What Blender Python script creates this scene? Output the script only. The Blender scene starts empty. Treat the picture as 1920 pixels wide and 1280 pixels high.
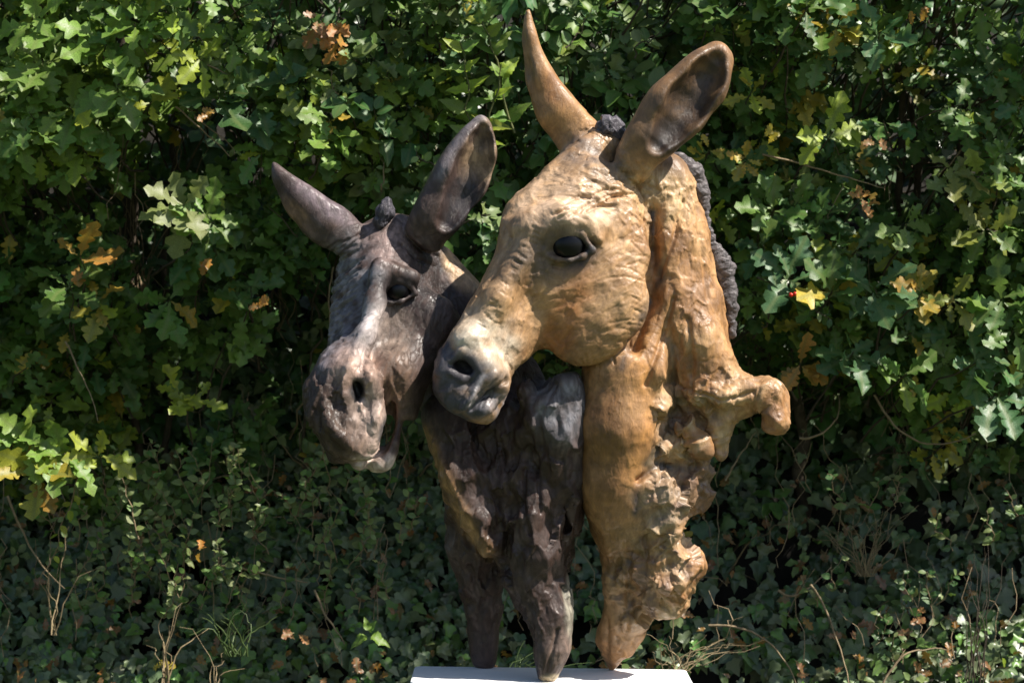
import bpy, math, random, time
import numpy as np
from mathutils import Vector, Matrix, Euler
from mathutils.kdtree import KDTree
T0 = time.time()
rng = np.random.default_rng(7)
random.seed(7)
C = bpy.context.scene.collection
R = math.radians

# ------------------------------------------------------------------ camera, light
D = 4.0                      # metres from camera to the sculpture
CZ = 1.585                   # eye height
TOPZ = 0.95                  # plinth top
cd = bpy.data.cameras.new('camera'); cam = bpy.data.objects.new('camera', cd); C.objects.link(cam)
cam.location = (0, -D, CZ); cam.rotation_euler = (R(90), 0, 0)
cd.sensor_width = 36; cd.lens = 36 * D / 1.92; cd.clip_end = 200; cd.clip_start = 0.05
cd.dof.use_dof = True; cd.dof.focus_distance = D - 0.06; cd.dof.aperture_fstop = 9
bpy.context.scene.camera = cam
sc = bpy.context.scene
sc.view_settings.view_transform = 'Standard'; sc.view_settings.look = 'None'
sc.view_settings.exposure = 0.85; sc.view_settings.gamma = 1
sc.view_settings.use_curve_mapping = False

SUN_EL = 51.0
SUN_AZ = 72.0      # degrees to the right of the direction from the sculpture to the camera
w = bpy.data.worlds.new('World'); sc.world = w; w.use_nodes = True
nt = w.node_tree; bgn = nt.nodes['Background']
sky = nt.nodes.new('ShaderNodeTexSky'); sky.sky_type = 'NISHITA'; sky.sun_disc = False
sky.sun_elevation = R(SUN_EL); sky.sun_rotation = R(180 - SUN_AZ)
nt.links.new(sky.outputs[0], bgn.inputs[0]); bgn.inputs[1].default_value = 0.07
sd_ = Vector((math.sin(R(SUN_AZ)) * math.cos(R(SUN_EL)), -math.cos(R(SUN_AZ)) * math.cos(R(SUN_EL)), math.sin(R(SUN_EL))))
sl = bpy.data.lights.new('sun', 'SUN'); sl.energy = 5.0; sl.angle = R(0.55); sl.color = (1.0, 0.94, 0.85)
so = bpy.data.objects.new('sun', sl); C.objects.link(so)
so.rotation_euler = sd_.to_track_quat('Z', 'Y').to_euler(); so.location = (4, -4, 6)

def at(px, py, d=0.0):
    s = (D + d) / D / 1000.0
    return Vector(((px - 960) * s, d, CZ - (py - 640) * s))

# ------------------------------------------------------------------ object helpers
def tag(o, label=None, cat=None, group=None, kind=None):
    if label: o['label'] = label
    if cat: o['category'] = cat
    if group: o['group'] = group
    if kind: o['kind'] = kind
    return o

def empty(name, loc):
    o = bpy.data.objects.new(name, None); C.objects.link(o); o.location = loc; o.empty_display_size = 0.05
    return o

def link(name, me, parent=None, world=True):
    o = bpy.data.objects.new(name, me); C.objects.link(o)
    if parent is not None:
        o.parent = parent
        if world: o.matrix_parent_inverse = Matrix.Translation(-parent.location)
    return o

def make_mesh(name, V, faces, mat=None, smooth=True, attrs=None):
    """V (n,3) metres; faces (m,k) int array or list of arrays"""
    me = bpy.data.meshes.new(name)
    V = np.ascontiguousarray(V, dtype=np.float32)
    if not isinstance(faces, list): faces = [faces]
    faces = [np.asarray(f, dtype=np.int32) for f in faces if len(f)]
    me.vertices.add(len(V)); me.vertices.foreach_set('co', V.ravel())
    nl = sum(f.size for f in faces); npoly = sum(len(f) for f in faces)
    me.loops.add(nl); me.polygons.add(npoly)
    me.loops.foreach_set('vertex_index', np.concatenate([f.ravel() for f in faces]))
    tot = np.concatenate([np.full(len(f), f.shape[1], np.int32) for f in faces])
    st = np.concatenate([[0], np.cumsum(tot)[:-1]]).astype(np.int32)
    me.polygons.foreach_set('loop_start', st); me.polygons.foreach_set('loop_total', tot)
    if smooth: me.polygons.foreach_set('use_smooth', np.ones(npoly, dtype=bool))
    me.update(calc_edges=True)
    for k, a in (attrs or {}).items():
        a = np.asarray(a, dtype=np.float32)
        if a.ndim == 2 and a.shape[1] == 3 and k == 'tint':
            a = np.concatenate([a, np.ones((len(a), 1), np.float32)], 1)
            at_ = me.attributes.new(k, 'FLOAT_COLOR', 'POINT'); at_.data.foreach_set('color', a.ravel())
        elif a.ndim == 2:
            at_ = me.attributes.new(k, 'FLOAT_VECTOR', 'POINT'); at_.data.foreach_set('vector', a.ravel())
        else:
            at_ = me.attributes.new(k, 'FLOAT', 'POINT'); at_.data.foreach_set('value', a.ravel())
    if mat: me.materials.append(mat)
    me.validate()
    return me

# ------------------------------------------------------------------ materials
def newmat(name):
    m = bpy.data.materials.new(name); m.use_nodes = True
    t = m.node_tree; b = t.nodes['Principled BSDF']
    return m, t, b

def N(t, typ, **kw):
    n = t.nodes.new(typ)
    for k, v in kw.items():
        if k in n.inputs.keys(): n.inputs[k].default_value = v
        else: setattr(n, k, v)
    return n

def mixc(t, fac, a, b, mode='MIX'):
    n = t.nodes.new('ShaderNodeMix'); n.data_type = 'RGBA'; n.blend_type = mode
    for s, v in ((0, fac), (6, a), (7, b)):
        if hasattr(v, 'is_output'): t.links.new(v, n.inputs[s])
        else: n.inputs[s].default_value = v if s == 0 else (*v, 1)
    return n.outputs[2]

def ramp(t, src, a, b, lo=0.0, hi=1.0):
    n = t.nodes.new('ShaderNodeMapRange'); t.links.new(src, n.inputs[0])
    n.inputs[1].default_value = a; n.inputs[2].default_value = b
    n.inputs[3].default_value = lo; n.inputs[4].default_value = hi
    return n.outputs[0]

def sculpt_mat(name, rough=0.42, bump=0.35, stroke=0.5, spec=0.5):
    m, t, b = newmat(name)
    a = N(t, 'ShaderNodeAttribute', attribute_name='tint')
    br = N(t, 'ShaderNodeAttribute', attribute_name='brush')
    tc = N(t, 'ShaderNodeTexCoord')
    n1 = N(t, 'ShaderNodeTexNoise', Scale=45.0, Detail=6.0, Roughness=0.65); t.links.new(tc.outputs['Object'], n1.inputs['Vector'])
    n2 = N(t, 'ShaderNodeTexNoise', Scale=240.0, Detail=4.0, Roughness=0.6); t.links.new(tc.outputs['Object'], n2.inputs['Vector'])
    n3 = N(t, 'ShaderNodeTexNoise', Scale=1.0, Detail=3.0, Roughness=0.7); t.links.new(br.outputs['Vector'], n3.inputs['Vector'])
    n4 = N(t, 'ShaderNodeTexNoise', Scale=14.0, Detail=5.0, Roughness=0.6); t.links.new(tc.outputs['Object'], n4.inputs['Vector'])
    v1 = ramp(t, n1.outputs[0], 0.3, 0.7, 0.72, 1.22)
    v2 = ramp(t, n3.outputs[0], 0.3, 0.7, 0.80, 1.18)
    v3 = ramp(t, n4.outputs[0], 0.3, 0.7, 0.84, 1.14)
    mu = N(t, 'ShaderNodeMath', operation='MULTIPLY'); t.links.new(v1, mu.inputs[0]); t.links.new(v2, mu.inputs[1])
    mu2 = N(t, 'ShaderNodeMath', operation='MULTIPLY'); t.links.new(mu.outputs[0], mu2.inputs[0]); t.links.new(v3, mu2.inputs[1])
    vm = N(t, 'ShaderNodeVectorMath', operation='SCALE'); t.links.new(a.outputs['Color'], vm.inputs[0]); t.links.new(mu2.outputs[0], vm.inputs['Scale'])
    t.links.new(vm.outputs[0], b.inputs['Base Color'])
    rr = ramp(t, n4.outputs[0], 0.35, 0.65, rough - 0.12, rough + 0.16); t.links.new(rr, b.inputs['Roughness'])
    b.inputs['Specular IOR Level'].default_value = spec
    b1 = N(t, 'ShaderNodeBump', Strength=bump, Distance=0.004); t.links.new(n1.outputs[0], b1.inputs['Height'])
    b2 = N(t, 'ShaderNodeBump', Strength=stroke, Distance=0.0022); t.links.new(n3.outputs[0], b2.inputs['Height']); t.links.new(b1.outputs[0], b2.inputs['Normal'])
    b3 = N(t, 'ShaderNodeBump', Strength=bump * 0.7, Distance=0.001); t.links.new(n2.outputs[0], b3.inputs['Height']); t.links.new(b2.outputs[0], b3.inputs['Normal'])
    t.links.new(b3.outputs[0], b.inputs['Normal'])
    return m

M_TAN = sculpt_mat('tan_patina', rough=0.44, stroke=0.4, spec=0.5)
M_DARK = sculpt_mat('dark_patina', rough=0.38, stroke=0.5, spec=0.32)
M_MANE = sculpt_mat('mane_patina', rough=0.5, stroke=0.9, bump=0.6)
M_EYE, t_, b_ = newmat('eye_gloss')
b_.inputs['Base Color'].default_value = (0.004, 0.004, 0.005, 1); b_.inputs['Roughness'].default_value = 0.05; b_.inputs['Specular IOR Level'].default_value = 0.28
nn = N(t_, 'ShaderNodeTexNoise', Scale=90.0); bb = N(t_, 'ShaderNodeBump', Strength=0.2, Distance=0.002)
t_.links.new(nn.outputs[0], bb.inputs['Height']); t_.links.new(bb.outputs[0], b_.inputs['Normal'])

def leaf_mat(name, rough=0.42, trans=0.40, vein=(0.20, 0.24, 0.08)):
    m, t, b = newmat(name)
    a = N(t, 'ShaderNodeAttribute', attribute_name='tint'); lc = N(t, 'ShaderNodeAttribute', attribute_name='lc')
    tc = N(t, 'ShaderNodeTexCoord')
    n = N(t, 'ShaderNodeTexNoise', Scale=38.0, Detail=3.0); t.links.new(tc.outputs['Object'], n.inputs['Vector'])
    sep = N(t, 'ShaderNodeSeparateXYZ'); t.links.new(lc.outputs['Vector'], sep.inputs[0])
    ab = N(t, 'ShaderNodeMath', operation='ABSOLUTE'); t.links.new(sep.outputs[0], ab.inputs[0])
    rib = ramp(t, ab.outputs[0], 0.02, 0.07, 0.45, 0.0)
    # side veins running forward from the midrib
    ma = N(t, 'ShaderNodeMath', operation='MULTIPLY_ADD'); t.links.new(ab.outputs[0], ma.inputs[0]); ma.inputs[1].default_value = -0.9; t.links.new(sep.outputs[1], ma.inputs[2])
    mm = N(t, 'ShaderNodeMath', operation='MULTIPLY'); t.links.new(ma.outputs[0], mm.inputs[0]); mm.inputs[1].default_value = 44.0
    sn = N(t, 'ShaderNodeMath', operation='SINE'); t.links.new(mm.outputs[0], sn.inputs[0])
    vv = ramp(t, sn.outputs[0], 0.7, 1.0, 0.0, 0.10)
    mx = N(t, 'ShaderNodeMath', operation='MAXIMUM'); t.links.new(rib, mx.inputs[0]); t.links.new(vv, mx.inputs[1])
    v = ramp(t, n.outputs[0], 0.25, 0.75, 0.6, 1.35)
    vm = N(t, 'ShaderNodeVectorMath', operation='SCALE'); t.links.new(a.outputs['Color'], vm.inputs[0]); t.links.new(v, vm.inputs['Scale'])
    col = mixc(t, mx.outputs[0], vm.outputs[0], vein)
    t.links.new(col, b.inputs['Base Color'])
    rr = ramp(t, n.outputs[0], 0.3, 0.7, rough - 0.07, rough + 0.12); t.links.new(rr, b.inputs['Roughness'])
    bp = N(t, 'ShaderNodeBump', Strength=0.3, Distance=0.0016); t.links.new(n.outputs[0], bp.inputs['Height']); t.links.new(bp.outputs[0], b.inputs['Normal'])
    tr = N(t, 'ShaderNodeBsdfTranslucent')
    g = mixc(t, 0.35, vm.outputs[0], (0.16, 0.22, 0.02)); t.links.new(g, tr.inputs['Color'])
    mix = N(t, 'ShaderNodeMixShader'); mix.inputs[0].default_value = trans
    t.links.new(b.outputs[0], mix.inputs[1]); t.links.new(tr.outputs[0], mix.inputs[2])
    t.links.new(mix.outputs[0], t.nodes['Material Output'].inputs['Surface'])
    return m
M_LEAF = leaf_mat('leaf'); M_IVY = leaf_mat('ivy_leaf', rough=0.36, trans=0.12, vein=(0.10, 0.14, 0.07))

def rough_mat(name, c1, c2, scale, rough=0.85, bump=0.5, dist=0.004, detail=6.0):
    m, t, b = newmat(name)
    tc = N(t, 'ShaderNodeTexCoord')
    n = N(t, 'ShaderNodeTexNoise', Scale=scale, Detail=detail, Roughness=0.65); t.links.new(tc.outputs['Object'], n.inputs['Vector'])
    f = ramp(t, n.outputs[0], 0.3, 0.7)
    t.links.new(mixc(t, f, c1, c2), b.inputs['Base Color']); b.inputs['Roughness'].default_value = rough
    bp = N(t, 'ShaderNodeBump', Strength=bump, Distance=dist); t.links.new(n.outputs[0], bp.inputs['Height']); t.links.new(bp.outputs[0], b.inputs['Normal'])
    return m
M_BARK = rough_mat('bark', (0.035, 0.025, 0.016), (0.10, 0.075, 0.05), 60)
M_TWIG = rough_mat('pale_twig', (0.16, 0.11, 0.06), (0.32, 0.24, 0.14), 60)
M_STRAW = rough_mat('dry_straw', (0.12, 0.085, 0.045), (0.34, 0.26, 0.14), 50)
M_GREENSTEM = rough_mat('green_stem', (0.06, 0.08, 0.025), (0.14, 0.14, 0.05), 50)
M_GRASS = rough_mat('grass_blade', (0.04, 0.075, 0.02), (0.10, 0.14, 0.04), 20, rough=0.5)
M_EARTH = rough_mat('earth', (0.008, 0.007, 0.004), (0.022, 0.017, 0.010), 12, dist=0.02)
M_LAWN = rough_mat('lawn', (0.03, 0.05, 0.015), (0.07, 0.09, 0.03), 9, dist=0.02)
M_WHITE = rough_mat('white_paint', (0.86, 0.86, 0.86), (0.92, 0.92, 0.92), 14, rough=0.5, bump=0.15, dist=0.001)
M_BERRY, t_, b_ = newmat('berry'); b_.inputs['Base Color'].default_value = (0.55, 0.03, 0.015, 1); b_.inputs['Roughness'].default_value = 0.25

# ------------------------------------------------------------------ numpy noise
def _h(ix, iy, iz, s):
    with np.errstate(over='ignore'):
        n = (ix.astype(np.uint32) * np.uint32(374761393) + iy.astype(np.uint32) * np.uint32(668265263)
             + iz.astype(np.uint32) * np.uint32(2147483647) + np.uint32(s * 974711 + 13))
        n = (n ^ (n >> np.uint32(13))) * np.uint32(1274126177)
        n = n ^ (n >> np.uint32(16)); n = n * np.uint32(2246822519); n = n ^ (n >> np.uint32(15))
    return n.astype(np.float32) / np.float32(4294967295.0) * 2 - 1

def vnoise(P, seed=0):
    Pf = np.floor(P); f = (P - Pf).astype(np.float32); I = Pf.astype(np.int64); f = f * f * (3 - 2 * f)
    r = 0
    for dx in (0, 1):
        for dy in (0, 1):
            for dz in (0, 1):
                wgt = (f[:, 0] if dx else 1 - f[:, 0]) * (f[:, 1] if dy else 1 - f[:, 1]) * (f[:, 2] if dz else 1 - f[:, 2])
                r = r + wgt * _h(I[:, 0] + dx, I[:, 1] + dy, I[:, 2] + dz, seed)
    return r

def fbm(P, seed=0, oct=4, gain=0.5):
    a = 1.0; r = 0; s = 0
    for o in range(oct):
        r = r + a * vnoise(P * (2 ** o) + 17.3 * o, seed + o); s += a; a *= gain
    return r / s

# ------------------------------------------------------------------ signed-distance sculpting (millimetres; U right, V down, d away)
def uvd(px, py, d):
    s = (D * 1000 + d) / (D * 1000)
    return np.array([(px - 960) * s, (py - 640) * s, d], np.float32)

def smin(a, b, k):
    h = np.maximum(k - np.abs(a - b), 0) / k
    return np.minimum(a, b) - h * h * k * 0.25

def smax(a, b, k):
    h = np.maximum(k - np.abs(a - b), 0) / k
    return np.maximum(a, b) + h * h * k * 0.25

BIG = 90.0
class Grid:
    def __init__(s, lo, hi, vox):
        s.lo = np.array(lo, np.float32); s.vox = vox
        s.n = tuple(int(v) for v in np.ceil((np.array(hi) - s.lo) / vox) + 1)
        s.ax = [s.lo[i] + vox * np.arange(s.n[i], dtype=np.float32) for i in range(3)]
    def new(s): return np.full(s.n, BIG, np.float32)
    def sub(s, lo, hi):
        a = [max(0, int((lo[i] - s.lo[i]) / s.vox)) for i in range(3)]
        b = [min(s.n[i], int((hi[i] - s.lo[i]) / s.vox) + 2) for i in range(3)]
        sl = tuple(slice(a[i], max(a[i], b[i])) for i in range(3))
        X = s.ax[0][sl[0]][:, None, None]; Y = s.ax[1][sl[1]][None, :, None]; Z = s.ax[2][sl[2]][None, None, :]
        return sl, X, Y, Z

def g_combine(F, sl, sdv, k, mode):
    if mode == 'add': F[sl] = smin(F[sl], sdv, k)
    else: F[sl] = smax(F[sl], -sdv, k)

def tube(g, F, pts, k=20, dz=1.0, mode='add'):
    """pts: (px,py,d,r) stations; dz = depth radius / visible radius"""
    P = [(uvd(p[0], p[1], p[2]), p[3]) for p in pts]
    if len(P) == 1: P = P * 2
    for (a, ra), (b, rb) in zip(P[:-1], P[1:]):
        m = max(ra, rb) * max(1, dz) + k + 8
        sl, X, Y, Z = g.sub(np.minimum(a, b) - m, np.maximum(a, b) + m)
        ab = (b - a) * np.array([1, 1, 1 / dz]); L2 = float(ab @ ab) + 1e-6
        x = X - a[0]; y = Y - a[1]; z = (Z - a[2]) / dz
        h = np.clip((x * ab[0] + y * ab[1] + z * ab[2]) / L2, 0, 1)
        dd = np.sqrt((x - h * ab[0]) ** 2 + (y - h * ab[1]) ** 2 + (z - h * ab[2]) ** 2) - (ra + (rb - ra) * h)
        if dz < 1: dd = dd * (0.5 + 0.5 * dz)
        g_combine(F, sl, dd.astype(np.float32), k, mode)

class Frame:
    def __init__(s, O, a, sd):
        a = np.array(a, np.float32); a /= np.linalg.norm(a)
        sd = np.array(sd, np.float32); sd -= a * (a @ sd); sd /= np.linalg.norm(sd)
        s.a = a; s.s = sd; s.f = np.cross(a, sd); s.O = uvd(*O)
    def p(s, t, l, h): return s.O + t * s.a + l * s.s + h * s.f

def loft(g, F, fr, st, k=20, mode='add'):
    """st rows: t, h_top, h_bottom, half width, exponent"""
    st = np.array(st, np.float32); T = st[:, 0]
    lo = np.full(3, 1e9); hi = -lo
    for r in st:
        for l in (-r[3], r[3]):
            for h in (r[1], r[2]):
                q = fr.p(r[0], l, h); lo = np.minimum(lo, q); hi = np.maximum(hi, q)
    sl, X, Y, Z = g.sub(lo - k - 20, hi + k + 20)
    x = X - fr.O[0]; y = Y - fr.O[1]; z = Z - fr.O[2]
    t = x * fr.a[0] + y * fr.a[1] + z * fr.a[2]
    l = np.abs(x * fr.s[0] + y * fr.s[1] + z * fr.s[2])
    h = x * fr.f[0] + y * fr.f[1] + z * fr.f[2]
    ti = np.linspace(T[0], T[-1], 200)
    def sm(v):
        q = np.interp(ti, T, v); kk = np.hanning(21); kk /= kk.sum()
        return np.convolve(np.pad(q, 10, mode='edge'), kk, 'valid').astype(np.float32)
    idx = np.clip(((t - T[0]) / (T[-1] - T[0]) * 199), 0, 199).astype(np.int16)
    W = sm(st[:, 3])[idx]; hc = sm((st[:, 1] + st[:, 2]) / 2)[idx]; H = sm((st[:, 1] - st[:, 2]) / 2)[idx]; ex = float(st[:, 4].mean())
    q = ((l / W) ** ex + (np.abs(h - hc) / H) ** ex) ** (1 / ex)
    dd = (q - 1) * np.minimum(W, H)
    cap = np.maximum(T[0] - t, t - T[-1]) + 6
    dd = smax(dd, cap, 30)
    g_combine(F, sl, dd.astype(np.float32), k, mode)

def catmull(pts, n=6):
    P = np.array(pts, float); m = len(P); out = []
    for i in range(m):
        p0, p1, p2, p3 = P[(i - 1) % m], P[i], P[(i + 1) % m], P[(i + 2) % m]
        for j in range(n):
            t = j / n
            out.append(0.5 * ((2 * p1) + (-p0 + p2) * t + (2 * p0 - 5 * p1 + 4 * p2 - p3) * t * t + (-p0 + 3 * p1 - 3 * p2 + p3) * t ** 3))
    return np.array(out)

def poly_sdf(poly, lo, hi, step=2.0):
    P = catmull(poly, 4)
    xs = np.arange(lo[0], hi[0] + step, step); ys = np.arange(lo[1], hi[1] + step, step)
    X, Y = np.meshgrid(xs, ys, indexing='ij'); dm = np.full(X.shape, 1e9); ins = np.zeros(X.shape, bool)
    for i in range(len(P)):
        ax, ay = P[i]; bx, by = P[(i + 1) % len(P)]
        ex, ey = bx - ax, by - ay; L = ex * ex + ey * ey + 1e-9
        h = np.clip(((X - ax) * ex + (Y - ay) * ey) / L, 0, 1)
        dm = np.minimum(dm, (X - ax - h * ex) ** 2 + (Y - ay - h * ey) ** 2)
        c = ((ay > Y) != (by > Y)) & (X < ex * (Y - ay) / (ey + (1e-12 if ey == 0 else 0)) + ax)
        ins ^= c
    d = np.sqrt(dm); d[ins] *= -1
    return d.astype(np.float32)

def clip_poly(g, F, poly, k=24, margin=100):
    """trim a part to its outline: the outline's cone from the eye, edges rounded by k"""
    lo = np.array(poly).min(0) - margin; hi = np.array(poly).max(0) + margin
    S = poly_sdf(poly, lo, hi)
    idx = np.nonzero(F < BIG - 1)
    U = g.ax[0][idx[0]]; V = g.ax[1][idx[1]]; d = g.ax[2][idx[2]]
    s = (D * 1000) / (D * 1000 + d)
    fx = np.clip((U * s + 960 - lo[0]) / 2.0, 0, S.shape[0] - 1.001); fy = np.clip((V * s + 640 - lo[1]) / 2.0, 0, S.shape[1] - 1.001)
    i = fx.astype(np.int32); j = fy.astype(np.int32); a = fx - i; b = fy - j
    q = (S[i, j] * (1 - a) + S[i + 1, j] * a) * (1 - b) + (S[i, j + 1] * (1 - a) + S[i + 1, j + 1] * a) * b
    F[idx] = smax(F[idx], q / s, k)

def surf(g, F, px, py):
    """depth of the first surface met at this point of the outline view"""
    ds = np.arange(g.ax[2][0] + 2, g.ax[2][-1] - 2, 1.0)
    for d in ds:
        q = uvd(px, py, d)
        i = [int(round((q[a] - g.lo[a]) / g.vox)) for a in range(3)]
        if all(0 <= i[a] < g.n[a] for a in range(3)) and F[i[0], i[1], i[2]] < 0: return float(d)
    return 0.0

def trace(g, F, pts, r, k, off=0.0, mode='cut', dz=1.0):
    """a seam or ridge that follows the surface: pts (px, py[, scale])"""
    P = []
    for a, b in zip(pts[:-1], pts[1:]):
        n = max(2, int(math.hypot(b[0] - a[0], b[1] - a[1]) / 5))
        for i in range(n): P.append((a[0] + (b[0] - a[0]) * i / n, a[1] + (b[1] - a[1]) * i / n))
    P.append(pts[-1][:2]); S = [surf(g, F, *p) for p in P]; S = [np.median(S[max(0, i - 2):i + 3]) for i in range(len(S))]
    m = len(P) - 1
    tube(g, F, [(p[0], p[1], s_ + off, r * (0.45 + 0.55 * math.sin(math.pi * min(1, max(0, (i + 1) / (m + 2)))))) for i, (p, s_) in enumerate(zip(P, S))], k, dz, mode)

def nets(g, F):
    ins = F < 0
    c = [ins[a:ins.shape[0] - 1 + a, b:ins.shape[1] - 1 + b, e:ins.shape[2] - 1 + e] for a in (0, 1) for b in (0, 1) for e in (0, 1)]
    anyc = c[0].copy(); allc = c[0].copy()
    for q in c[1:]: anyc |= q; allc &= q
    act = anyc & ~allc; ix = np.nonzero(act); n = len(ix[0])
    vid = np.full(act.shape, -1, np.int32); vid[ix] = np.arange(n)
    acc = np.zeros((n, 3), np.float32); cnt = np.zeros(n, np.float32)
    I = np.stack(ix, 1)
    for axis in range(3):
        o = [a for a in range(3) if a != axis]
        for p in (0, 1):
            for q in (0, 1):
                off0 = np.zeros(3, int); off0[o[0]] = p; off0[o[1]] = q; off1 = off0.copy(); off1[axis] = 1
                A = F[ix[0] + off0[0], ix[1] + off0[1], ix[2] + off0[2]]; B = F[ix[0] + off1[0], ix[1] + off1[1], ix[2] + off1[2]]
                m = (A < 0) != (B < 0); t = np.where(m, A / (A - B + 1e-12), 0)
                for a in range(3):
                    acc[:, a] += m * (off0[a] + (t if a == axis else 0))
                cnt += m
    V = (I + acc / cnt[:, None]) * g.vox + g.lo
    faces = []
    for axis in range(3):
        sl0 = [slice(1, -1)] * 3; sl1 = [slice(1, -1)] * 3
        sl0[axis] = slice(0, -1); sl1[axis] = slice(1, None)
        a = ins[tuple(sl0)]; b = ins[tuple(sl1)]
        o = [(axis + 1) % 3, (axis + 2) % 3]
        for cond, flip in ((a & ~b, False), (~a & b, True)):
            e = np.stack(np.nonzero(cond), 1)
            e[:, o[0]] += 1; e[:, o[1]] += 1
            quad = []
            for (p, q) in ((-1, -1), (0, -1), (0, 0), (-1, 0)):
                f = e.copy(); f[:, o[0]] += p; f[:, o[1]] += q
                quad.append(vid[f[:, 0], f[:, 1], f[:, 2]])
            quad = np.stack(quad, 1)
            if flip: quad = quad[:, ::-1]
            faces.append(quad)
    Fc = np.concatenate(faces); Fc = Fc[(Fc >= 0).all(1)]
    return V, Fc

def vnormals(V, Fc):
    n = np.cross(V[Fc[:, 2]] - V[Fc[:, 0]], V[Fc[:, 3]] - V[Fc[:, 1]])
    out = np.zeros_like(V)
    for a in range(3):
        for c in range(4): out[:, a] += np.bincount(Fc[:, c], n[:, a], len(V))
    return out / (np.linalg.norm(out, axis=1, keepdims=True) + 1e-9)

def relax(V, Fc, it=1, lam=0.5):
    for _ in range(it):
        acc = np.zeros_like(V); cnt = np.zeros(len(V))
        for c in range(4):
            i = Fc[:, c]; j = Fc[:, (c + 1) % 4]
            for a in range(3):
                acc[:, a] += np.bincount(i, V[j, a], len(V)) + np.bincount(j, V[i, a], len(V))
            cnt += np.bincount(i, minlength=len(V)) + np.bincount(j, minlength=len(V))
        V = V + lam * (acc / cnt[:, None] - V)
    return V

def proj(V):
    s = (D * 1000) / (D * 1000 + V[:, 2])
    return np.stack([V[:, 0] * s + 960, V[:, 1] * s + 640], 1)

def blob(uv, cx, cy, rx, ry, rot=0, soft=0.5):
    """soft elliptical mask around a point; rot in degrees"""
    c, s = math.cos(R(rot)), math.sin(R(rot)); x = uv[:, 0] - cx; y = uv[:, 1] - cy
    e = np.sqrt(((x * c + y * s) / rx) ** 2 + ((-x * s + y * c) / ry) ** 2)
    return np.clip((1 + soft - e) / (2 * soft), 0, 1) ** 2 * (3 - 2 * np.clip((1 + soft - e) / (2 * soft), 0, 1))

def dline(uv, pts):
    """distance to a polyline and the parameter along it"""
    dm = np.full(len(uv), 1e9)
    for (a, b) in zip(pts[:-1], pts[1:]):
        ex, ey = b[0] - a[0], b[1] - a[1]; L = ex * ex + ey * ey + 1e-9
        h = np.clip(((uv[:, 0] - a[0]) * ex + (uv[:, 1] - a[1]) * ey) / L, 0, 1)
        dm = np.minimum(dm, np.hypot(uv[:, 0] - a[0] - h * ex, uv[:, 1] - a[1] - h * ey))
    return dm

def dabs(V, Nn, dirs, spacing, L, W, seed=0, jit=0.5):
    """overlapping tool strokes: returns height 0..1 and brush coordinates"""
    r = np.random.default_rng(seed)
    # seeds by spacing: hash grid thinning
    cell = np.floor(V / spacing + r.random(3)).astype(np.int64); key = cell[:, 0] * 73856093 ^ cell[:, 1] * 19349663 ^ cell[:, 2] * 83492791
    perm = r.permutation(len(V)); _, ui = np.unique(key[perm], return_index=True); S = perm[ui]; S = S[r.permutation(len(S))]
    kd = KDTree(len(S))
    for i, s in enumerate(S): kd.insert(V[s], i)
    kd.balance()
    ds = dirs[S] + r.normal(0, jit, (len(S), 3)); ds -= Nn[S] * (ds * Nn[S]).sum(1, keepdims=True)
    ds /= np.linalg.norm(ds, axis=1, keepdims=True) + 1e-9; cs = np.cross(Nn[S], ds)
    K = 7
    idx = np.empty((len(V), K), np.int32)
    fn = kd.find_n
    for i, v in enumerate(V.tolist()): idx[i] = [q[1] for q in fn(v, K)]
    Ls = L * r.uniform(0.6, 1.35, len(S)); Ws = W * r.uniform(0.6, 1.4, len(S)); pr = r.random(len(S))
    best = np.full(len(V), -1.0); hgt = np.zeros(len(V)); A = np.zeros(len(V)); Cc = np.zeros(len(V)); ID = np.zeros(len(V))
    for k in range(K):
        j = idx[:, k]; dlt = V - V[S[j]]
        a = (dlt * ds[j]).sum(1) / Ls[j]; c = (dlt * cs[j]).sum(1) / Ws[j]; e = a * a + c * c
        p = pr[j] + (e < 1) * 1.0 - np.where(e >= 1, e * 0.2, 0)
        m = p > best
        hh = np.where(e < 1, (0.35 + 0.65 * pr[j]) * (1 - 0.45 * e) * (0.75 + 0.35 * a), 0)
        best = np.where(m, p, best); hgt = np.where(m, hh, hgt)
        A = np.where(m, a * Ls[j], A); Cc = np.where(m, c * Ws[j], Cc); ID = np.where(m, j, ID)
    brush = np.stack([A * 0.05 + ID * 3.7, Cc * 0.24 + ID * 1.3, ID * 0.77], 1)
    return hgt, brush

def facets(V, Nn, spacing, amp, slope, seed):
    """broken planes meeting in creases"""
    r = np.random.default_rng(seed)
    cell = np.floor(V / spacing + r.random(3)).astype(np.int64); key = cell[:, 0] * 73856093 ^ cell[:, 1] * 19349663 ^ cell[:, 2] * 83492791
    _, S = np.unique(key, return_index=True)
    P = V[S] + r.normal(0, spacing * 0.25, (len(S), 3)); a = r.uniform(0, amp, len(S)); g = r.normal(0, slope, (len(S), 3)); g -= Nn[S] * (g * Nn[S]).sum(1, keepdims=True)
    kd = KDTree(len(S))
    for i, p in enumerate(P.tolist()): kd.insert(p, i)
    kd.balance(); h = np.full(len(V), 1e9)
    idx = np.array([[q[1] for q in kd.find_n(v, 4)] for v in V.tolist()])
    for k in range(4):
        j = idx[:, k]; dl = V - P[j]; dd = np.linalg.norm(dl, axis=1)
        h = np.minimum(h, a[j] + (dl * g[j]).sum(1) + np.clip(dd - spacing * 0.55, 0, None) * 0.8)
    return np.clip(h, -amp, amp * 2)

def to_world(V): return np.stack([V[:, 0], V[:, 2], -V[:, 1]], 1) / 1000.0 + np.array([0, 0, CZ])

def groove(h, uv, Nn, pts, w_, depth, front=0.15):
    dl = dline(uv, pts); m = np.exp(-(dl / w_) ** 2) * np.clip((-Nn[:, 2] - front) * 4, 0, 1)
    return h - depth * m

QV = 2.2   # voxel size in mm
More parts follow.
